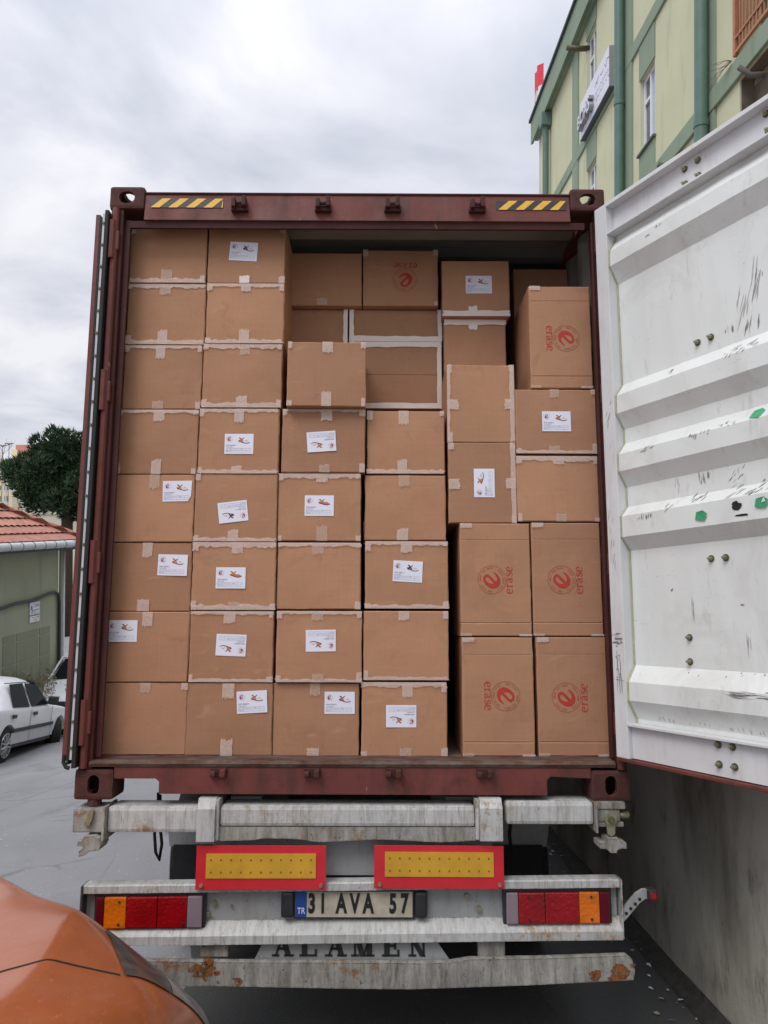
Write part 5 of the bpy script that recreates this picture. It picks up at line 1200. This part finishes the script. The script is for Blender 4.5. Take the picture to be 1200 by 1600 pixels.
for i, c_ in enumerate('ALAMEN'):
    lt = MB(); slab(lt, c_, -.335 + i * .1135 + (.0 if i < 4 else .012), .506, .084 if c_ != 'M' else .094, .080, .0105); part('letter', lt, nb)
# side marker lamp on its perforated arm
am = MB(); am.prism([(1.163, .650), (1.163, .700), (1.225, .765), (1.255, .782), (1.300, .782), (1.303, .745), (1.262, .745), (1.238, .728), (1.185, .672)], 'chassis_grey', 'y', -.01, .012)
ao = part('marker_arm', am, ch)
for i in range(4): a = 1.178 + i * .020; part('slot', MB().box(a - .006, a + .006, -.0125, -.0105, .682 + i * .019, .693 + i * .019, 'ink_black'), ao)
part('marker_lamp', MB().box(1.270, 1.312, -.030, .025, .742, .785, 'black_plastic', .008), ao); part('lamp_lens', MB().box(1.276, 1.304, -.036, -.0305, .749, .778, 'lens_red', .006), ao)
# frame, mudguards, wheels
for s in (-1, 1):
    part('frame_rail', MB().box(min(s * .42, s * .56), max(s * .42, s * .56), .145, 11.8, .80, 1.13, 'chassis_grey'), ch)
    part('mudguard_plate', MB().prism([(min(s * .60, s * 1.055), .68), (max(s * .60, s * 1.055), .68), (max(s * .60, s * 1.08), .86), (min(s * .60, s * 1.08), .86)], 'chassis_grey', 'y', .995, 1.01), ch)
    part('mud_flap', MB().box(min(s * .60, s * 1.03), max(s * .60, s * 1.03), .98, .994, .20, .69, 'rubber'), ch)
    part('gusset', MB().prism([(s * .60, .86), (s * .74, 1.02), (s * .60, 1.02)], 'chassis_grey', 'y', .30, .32), ch)
    for wy in (1.7, 3.0, 4.3):
        wh = part('wheel', MB().tube([(s * .80, wy, .50), (s * .815, wy, .50), (s * 1.10, wy, .50), (s * 1.115, wy, .50)], [.46, .50, .50, .46], 'tyre', 32), ch); part('rim', MB().tube([(s * 1.06, wy, .50), (s * 1.12, wy, .50)], [.28, .25], 'chassis_grey', 20), wh)
cbl = MB(); cbl.tube([(-1.02, .60, 1.05), (-1.015, .60, .93), (-1.03, .60, .85), (-1.02, .60, .76), (-1.0, .60, .72), (-.99, .60, .80), (-1.005, .60, .90), (-1.01, .60, 1.04)], .008, 'rubber', 6); part('cable_loop', cbl, ch, smooth=True)
cbl = MB(); cbl.tube([(.80, .7, 1.1), (.815, .7, .95), (.80, .7, .82), (.81, .7, .72)], .01, 'rubber', 6); part('cable_loop', cbl, ch, smooth=True)
part('landing_axle', MB().tube([(-.9, 1.7, .5), (.9, 1.7, .5)], .07, 'dark_steel', 12), ch)
part('crossmember', MB().box(-.415, .415, 1.2, 1.3, .85, 1.05, 'dark_steel'), ch)

# ================================================================== CARS
def loft_car(name, label, M_, st, mat, wheels, wr, group=None, subdiv=1, arch=1.0, crease_row=None, steer=0., wheel_w=.19):
    """st: stations (x, [(y,z)...]) from nose (x=0) backwards; half profile from the sill round to the roof centre"""
    car = thing(name, label, 'car', (0, 0, 0), group, frame=M_)
    b = MB(); n = len(st[0][1]); vs = []
    for x, P in st:
        vs += [(x, -y, z) for y, z in P] + [(x, y, z) for y, z in P[::-1][1:]]
    k = 2 * n - 1; fs = []
    for i in range(len(st) - 1):
        for j in range(k - 1): fs.append((i * k + j, i * k + j + 1, (i + 1) * k + j + 1, (i + 1) * k + j))
        fs.append((i * k + k - 1, i * k, (i + 1) * k, (i + 1) * k + k - 1))
    fs += [list(range(k))[::-1], [(len(st) - 1) * k + j for j in range(k)]]
    b.add(vs, fs, mat)
    cuts = []
    for wx, wy in wheels:
        for s in (-1, 1): cuts.append(MB().tube([(wx, s * (wy - .14), wr), (wx, s * (wy + .35), wr)], wr * 1.16 * arch, mat, 28))
    me = b.mesh('tmp')
    if crease_row is not None:
        rows = {crease_row, k - 1 - crease_row}; at = me.attributes.new('crease_edge', 'FLOAT', 'EDGE')
        for e_ in me.edges:
            a_, c_ = e_.vertices
            if a_ % k == c_ % k and a_ % k in rows and st[a_ // k][0] < .0: at.data[e_.index].value = .8
    ob = bpy.data.objects.new('tmp', me); C.objects.link(ob)
    if subdiv:
        md = ob.modifiers.new('s', 'SUBSURF'); md.levels = subdiv; md.render_levels = subdiv
    cobs = []
    for c in cuts:
        co = bpy.data.objects.new('c', c.mesh('c')); C.objects.link(co); cobs.append(co); md = ob.modifiers.new('b', 'BOOLEAN'); md.object = co; md.solver = 'EXACT'
    bpy.context.view_layer.update()
    me2 = bpy.data.meshes.new_from_object(ob.evaluated_get(bpy.context.evaluated_depsgraph_get()))
    for o in [ob] + cobs: bpy.data.objects.remove(o)
    body = link('body', me2, car); autosmooth(body, 40)
    w0 = None
    for wx, wy in wheels:
        for s in (-1, 1):
            t = MB(); y1 = s * wy; y0 = s * (wy - wheel_w); t.tube([(0, y0, 0), (0, y0 + s * .02, 0), (0, y1 - s * .02, 0), (0, y1, 0)], [wr * .9, wr, wr, wr * .9], 'tyre', 28)
            wo = part('wheel', t, car); autosmooth(wo); wo.location = (wx, 0, wr)
            rm = MB(); rm.tube([(0, y1 - s * .01, 0), (0, y1 + s * .004, 0)], [wr * .66, wr * .66], 'black_plastic', 24)
            for q in range(6):
                a = q * math.pi / 3; d_ = Vector((math.cos(a), 0, math.sin(a))); e_ = Vector((-math.sin(a), 0, math.cos(a)))
                for off in (-.16, .16):
                    p0 = d_ * wr * .1 + e_ * off * wr * .4; p1 = d_ * wr * .62 + e_ * off * wr; rm.tube([(p0.x, y1 + s * .008, p0.z), (p1.x, y1 + s * .006, p1.z)], wr * .055, 'rim_metal', 6)
            rm.tube([(0, y1 - s * .005, 0), (0, y1 + s * .02, 0)], [wr * .16, wr * .12], 'rim_metal', 16)
            for q in range(24):
                a0, a1 = q * math.pi / 12, (q + 1) * math.pi / 12; rm.tube([(math.cos(a0) * wr * .66, y1 + s * .004, math.sin(a0) * wr * .66), (math.cos(a1) * wr * .66, y1 + s * .004, math.sin(a1) * wr * .66)], wr * .035, 'rim_metal', 5)
            ro = part('rim', rm, wo)
            if steer and wx > -1.5:
                Q = Matrix.Translation((0, s * wy, 0)) @ Matrix.Rotation(steer, 4, 'Z') @ Matrix.Translation((0, -s * wy, 0)); wo.data.transform(Q); ro.data.transform(Q)
    return car
def sidepanel(name, P, y, mat, parent, t=.006, s=-1, lean=0., z0=0., **k):
    """thin panel on the flank, outline P of (x, z); leans inwards with height"""
    m_ = MB(); vs = [(x, s * (y - lean * max(0, z - z0)), z) for x, z in P] + [(x, s * (y + t - lean * max(0, z - z0)), z) for x, z in P]; n = len(P)
    m_.add(vs, [list(range(n)), list(range(2 * n - 1, n - 1, -1))] + [(i, i + n, (i + 1) % n + n, (i + 1) % n) for i in range(n)], mat); return part(name, m_, parent, **k)

def car_frame(origin, fwd, up=Vector((0, 0, 1))):
    """x forward, y to the car's other side, z up"""
    f = Vector(fwd).normalized(); u = (up - f * up.dot(f)).normalized(); s = u.cross(f)
    return Matrix(((f.x, s.x, u.x, origin[0]), (f.y, s.y, u.y, origin[1]), (f.z, s.z, u.z, origin[2]), (0, 0, 0, 1)))
# white boxy saloon: seen from its flank, nose away down the street
def sec(w, zb, zs, zbelt, top, wt, ct_):
    return [(w * .90, zb), (w * .985, zb + .10), (w, zs), (w * .985, zbelt - .02), (w * .96, zbelt), (wt, top - .03 if top > zbelt + .1 else top), (wt * .55, top + ct_), (0, top + ct_ * 1.15)]
sal = [(0, sec(.72, .34, .50, .62, .66, .60, .0)), (-.04, sec(.77, .28, .52, .70, .74, .66, .01)), (-.30, sec(.80, .24, .52, .78, .80, .70, .02)), (-.75, sec(.81, .24, .52, .82, .84, .72, .02)), (-1.22, sec(.82, .22, .52, .86, .88, .73, .02)),
       (-1.30, sec(.82, .22, .52, .87, .90, .72, .02)), (-1.72, sec(.82, .22, .52, .88, 1.33, .58, .035)), (-1.85, sec(.82, .22, .52, .88, 1.36, .57, .04)), (-2.5, sec(.82, .22, .52, .88, 1.38, .57, .04)), (-3.05, sec(.82, .22, .52, .89, 1.35, .57, .04)), (-3.22, sec(.82, .22, .52, .89, 1.30, .57, .03)),
       (-3.62, sec(.81, .24, .52, .90, .93, .70, .02)), (-3.70, sec(.81, .24, .52, .90, .92, .70, .02)), (-4.15, sec(.79, .26, .52, .88, .90, .69, .02)), (-4.24, sec(.76, .32, .52, .80, .84, .66, .0)), (-4.26, sec(.74, .36, .50, .74, .78, .64, .0))]
F_ = Vector((-.065, .976, -.185)).normalized()
# rear wheel contact at (-6.25, 9.35, -1.70) in the world; car-side plane faces the street
rwc = Vector((-6.25, 9.50, -1.74))
fr = car_frame((0, 0, 0), F_, Vector((.05, .15, 1)))
near_s = -1                                                  # flank towards the camera is the car's y<0 side
org = rwc - (fr.to_3x3() @ Vector((-3.40, -.80, 0)))
WC = car_frame(org, F_, Vector((.05, .15, 1)))
wc = loft_car('parked_car', 'boxy white saloon with black mirrors and side strips parked down the street', WC, sal, 'car_white', [(-.68, .80), (-3.22, .80)], .30, steer=.55, crease_row=4)
Lx = .62
for s in (-1, 1):
    sidepanel('side_window', [(-1.42, .90), (-1.72, 1.27), (-2.27, 1.31), (-2.27, .90)], .800, 'car_glass', wc, s=s, lean=.47, z0=.88)
    sidepanel('side_window', [(-2.36, .90), (-2.36, 1.31), (-2.95, 1.30), (-3.08, .92)], .800, 'car_glass', wc, s=s, lean=.47, z0=.88)
    sidepanel('rub_strip', [(-1.15, .50), (-1.15, .56), (-3.05, .56), (-3.05, .50)], .822, 'black_plastic', wc, t=.014, s=s)
    sidepanel('sill_strip', [(-1.15, .24), (-1.15, .30), (-3.05, .30), (-3.05, .24)], .790, 'black_plastic', wc, t=.02, s=s)
    sidepanel('lower_flank', [(-1.12, .305), (-1.12, .495), (-3.1, .495), (-3.1, .305)], .8205, 'car_white_dirty', wc, t=.003, s=s)
    for x in (-2.05, -3.0): sidepanel('door_handle', [(x, .74), (x, .80), (x - .17, .80), (x - .15, .74)], .824, 'black_plastic', wc, t=.02, s=s)
    for x in (-1.25, -2.31): sidepanel('door_gap', [(x, .30), (x, .87), (x - .012, .87), (x - .012, .30)], .8215, 'ink_grey', wc, t=.004, s=s)
    sidepanel('drip_rail', [(-1.60, 1.315), (-1.60, 1.33), (-3.15, 1.33), (-3.15, 1.315)], .60, 'black_plastic', wc, t=.012, s=s)
    mm = MB().box(-1.50, -1.40, min(s * .80, s * .98), max(s * .80, s * .98), .93, 1.05, 'black_plastic', .02); part('wing_mirror', mm, wc)
    part('headlight', MB().box(-.045, .012, min(s * .42, s * .68), max(s * .42, s * .68), .52, .66, 'lens_clear', .01), wc)
part('bumper', MB().box(-.06, .06, -.76, .76, .34, .48, 'black_plastic', .03), wc); part('bumper', MB().box(-4.32, -4.20, -.76, .76, .36, .50, 'black_plastic', .03), wc)
m_ = MB(); m_.add([(-1.33, -.64, .93), (-1.33, .64, .93), (-1.69, .54, 1.315), (-1.69, -.54, 1.315)], [(0, 1, 2, 3)], 'car_glass'); m_.v = [(v[0] + .02, v[1], v[2] + .02) for v in m_.v]; part('windscreen', m_, wc)
m_ = MB(); m_.add([(-3.60, -.62, .95), (-3.60, .62, .95), (-3.26, .54, 1.29), (-3.26, -.54, 1.29)], [(0, 1, 2, 3)], 'car_glass'); m_.v = [(v[0] - .02, v[1], v[2] + .02) for v in m_.v]; part('rear_window', m_, wc)

# second white car, nose towards the camera
van = [(0, sec(.70, .34, .50, .66, .72, .60, .0)), (-.05, sec(.78, .26, .52, .76, .80, .68, .02)), (-.35, sec(.83, .22, .55, .90, .94, .74, .03)), (-.95, sec(.84, .20, .55, 1.00, 1.05, .74, .04)), (-1.05, sec(.85, .20, .55, 1.02, 1.08, .74, .03)),
       (-1.70, sec(.85, .20, .55, 1.03, 1.60, .60, .04)), (-1.90, sec(.85, .20, .55, 1.03, 1.72, .60, .05)), (-3.6, sec(.85, .20, .55, 1.03, 1.75, .62, .05)), (-4.0, sec(.84, .24, .55, 1.02, 1.70, .62, .04)), (-4.1, sec(.82, .30, .55, .98, 1.60, .62, .02))]
vx = -6.72; vy = 13.15
VC = car_frame((vx, vy, ground_z(-7.4, vy) + .02), (.10, -1, .14))
vc = loft_car('parked_car', 'white hatchback facing the camera, mostly hidden by the container door edge', VC, van, 'car_white', [(-.80, .83), (-3.35, .83)], .31)
m_ = MB(); m_.add([(-1.12, -.62, 1.14), (-1.12, .62, 1.14), (-1.66, .50, 1.58), (-1.66, -.50, 1.58)], [(0, 1, 2, 3)], 'car_glass'); m_.v = [(v[0] + .03, v[1], v[2] + .03) for v in m_.v]; part('windscreen', m_, vc)
for s in (-1, 1):
    sidepanel('side_window', [(-1.35, 1.06), (-1.85, 1.58), (-2.5, 1.60), (-2.5, 1.06)], .825, 'car_glass', vc, s=s, lean=.35, z0=1.03)
    part('wing_mirror', MB().box(-1.28, -1.16, min(s * .84, s * 1.04), max(s * .84, s * 1.04), 1.06, 1.22, 'black_plastic', .02), vc)
    part('headlight', MB().box(-.10, .01, min(s * .46, s * .74), max(s * .46, s * .74), .60, .78, 'lens_clear', .01), vc)
part('grille', MB().box(-.04, .02, -.42, .42, .60, .76, 'black_plastic', .01), vc); part('bumper', MB().box(-.10, .05, -.80, .80, .28, .46, 'car_white', .03), vc)
part('windscreen_trim', MB().tube([(-1.04, -.70, 1.12), (-1.68, -.58, 1.64), (-1.68, .58, 1.64), (-1.04, .70, 1.12)], .03, 'car_white', 6), vc)

# orange car close by, nose turned to the trailer
OHD = R(52)
OC = T @ Matrix.Translation((-1.101, -.456, 0)) @ Matrix.Rotation(OHD, 4, 'Z')
ost = [(.24, [(.50, .26), (.60, .32), (.655, .44), (.65, .53), (.60, .59), (.48, .61), (.33, .625), (.16, .63), (0, .63)]),
 (.22, [(.52, .24), (.64, .32), (.69, .45), (.68, .55), (.63, .61), (.50, .64), (.34, .65), (.17, .655), (0, .655)]),
 (.13, [(.58, .22), (.71, .32), (.75, .48), (.73, .60), (.68, .68), (.53, .73), (.34, .745), (.18, .75), (0, .75)]),
 (.02, [(.66, .20), (.79, .32), (.82, .50), (.80, .64), (.73, .745), (.57, .80), (.34, .865), (.18, .86), (0, .85)]),
 (-.07, [(.72, .20), (.84, .32), (.87, .52), (.85, .68), (.78, .79), (.61, .85), (.335, .95), (.2, .945), (0, .93)]),
 (-.13, [(.75, .20), (.87, .32), (.89, .53), (.87, .71), (.80, .825), (.64, .865), (.36, .965), (.2, .955), (0, .94)]),
 (-.30, [(.77, .20), (.89, .32), (.91, .55), (.895, .75), (.85, .855), (.76, .88), (.56, .955), (.3, .95), (0, .94)]),
 (-.50, [(.78, .20), (.90, .32), (.92, .56), (.91, .78), (.885, .875), (.85, .91), (.77, .95), (.4, .945), (0, .935)]),
 (-.80, [(.78, .20), (.91, .32), (.93, .56), (.92, .80), (.90, .90), (.87, .935), (.83, .965), (.4, .955), (0, .945)]),
 (-1.3, [(.78, .20), (.91, .32), (.93, .56), (.92, .82), (.90, .93), (.87, .97), (.82, .99), (.4, .985), (0, .98)]),
 (-1.42, [(.78, .20), (.91, .32), (.93, .56), (.92, .84), (.90, .96), (.87, 1.0), (.80, 1.04), (.4, 1.06), (0, 1.06)]),
 (-2.1, [(.78, .20), (.91, .32), (.93, .56), (.92, .86), (.90, 1.00), (.84, 1.10), (.68, 1.46), (.4, 1.54), (0, 1.55)]),
 (-2.4, [(.78, .20), (.91, .32), (.93, .56), (.92, .86), (.90, 1.00), (.84, 1.10), (.67, 1.53), (.4, 1.60), (0, 1.61)]),
 (-3.7, [(.78, .20), (.91, .32), (.93, .56), (.92, .86), (.90, 1.00), (.84, 1.10), (.66, 1.52), (.4, 1.58), (0, 1.59)]),
 (-4.0, [(.77, .22), (.90, .34), (.92, .58), (.91, .88), (.89, 1.02), (.83, 1.12), (.68, 1.36), (.4, 1.42), (0, 1.43)]),
 (-4.1, [(.72, .30), (.84, .40), (.86, .60), (.85, .86), (.83, .98), (.80, 1.02), (.68, 1.04), (.4, 1.05), (0, 1.05)])]
oc = loft_car('parked_car', 'orange car nosed up to the trailer, dusty bonnet and smoked headlight', OC, ost, 'car_orange', [(-.88, .88), (-3.35, .88)], .34, subdiv=3, crease_row=6)
from mathutils.bvhtree import BVHTree
obody = [c for c in oc.children if c.name.startswith('body')][0]
bv = BVHTree.FromPolygons([v.co for v in obody.data.vertices], [list(p.vertices) for p in obody.data.polygons])
def drop(x, y): 
    h = bv.ray_cast(Vector((x, y, 3)), Vector((0, 0, -1))); return h[0] if h[0] else Vector((x, y, .6))
def gap(name, pts, r=.004, mat='ink_black'):
    P = []
    for (x0, y0), (x1, y1) in zip(pts, pts[1:]):
        for k in range(8): P.append(drop(x0 + (x1 - x0) * k / 8, y0 + (y1 - y0) * k / 8) - Vector((0, 0, .001)))
    P.append(drop(*pts[-1])); part(name, MB().tube(P, r, mat, 6), oc)
for s in (-1, 1):
    gap('bonnet_gap', [(-.16, s * .685), (-.24, s * .655), (-.33, s * .625), (-.46, s * .59), (-.62, s * .565), (-.8, s * .55), (-1.3, s * .56)])
def lens_patch(name, planes, mat, off=.004):
    bm = bmesh.new(); bm.from_mesh(obody.data)
    for co, no in planes:      # keep what lies on the positive side of each plane
        bmesh.ops.bisect_plane(bm, geom=bm.verts[:] + bm.edges[:] + bm.faces[:], plane_co=co, plane_no=no, clear_inner=True)
    if bm.faces:
        bm.normal_update()
        for v in bm.verts: v.co += v.normal * off
        me = bpy.data.meshes.new(name); bm.to_mesh(me); me.materials.clear(); me.materials.append(M[mat]); me.polygons.foreach_set('use_smooth', [True] * len(me.polygons)); me.polygons.foreach_set('material_index', [0] * len(me.polygons)); link(name, me, oc)
    bm.free()
for s in (-1, 1):
    rear = ((-.055, s * .45, .8), (1, s * .375, 0)); low = ((0, s * .69, 0), (0, -s, 0)); inn = ((0, s * .40, 0), (0, s, 0)); fr_ = ((-.3, 0, 0), (1, 0, 0))
    lens_patch('headlight', [rear, low, inn, fr_, ((0, 0, .745), (0, 0, 1))], 'headlight_smoked')
    lens_patch('fog_light_lens', [rear, low, inn, fr_, ((0, 0, .56), (0, 0, 1)), ((0, 0, .742), (0, 0, -1))], 'headlight_clear')
part('windscreen', MB().add([(-1.50, -.76, 1.13), (-1.50, .76, 1.13), (-2.08, .62, 1.52), (-2.08, -.62, 1.52)], [(0, 1, 2, 3)], 'car_glass'), oc)
for s in (-1, 1):
    sidepanel('side_window', [(-1.75, 1.08), (-2.25, 1.46), (-3.6, 1.46), (-3.8, 1.10)], .90, 'car_glass', oc, s=s, lean=.45, z0=1.05)
    part('wing_mirror', MB().box(-1.80, -1.62, min(s * .90, s * 1.10), max(s * .90, s * 1.10), 1.06, 1.20, 'car_orange', .03), oc)
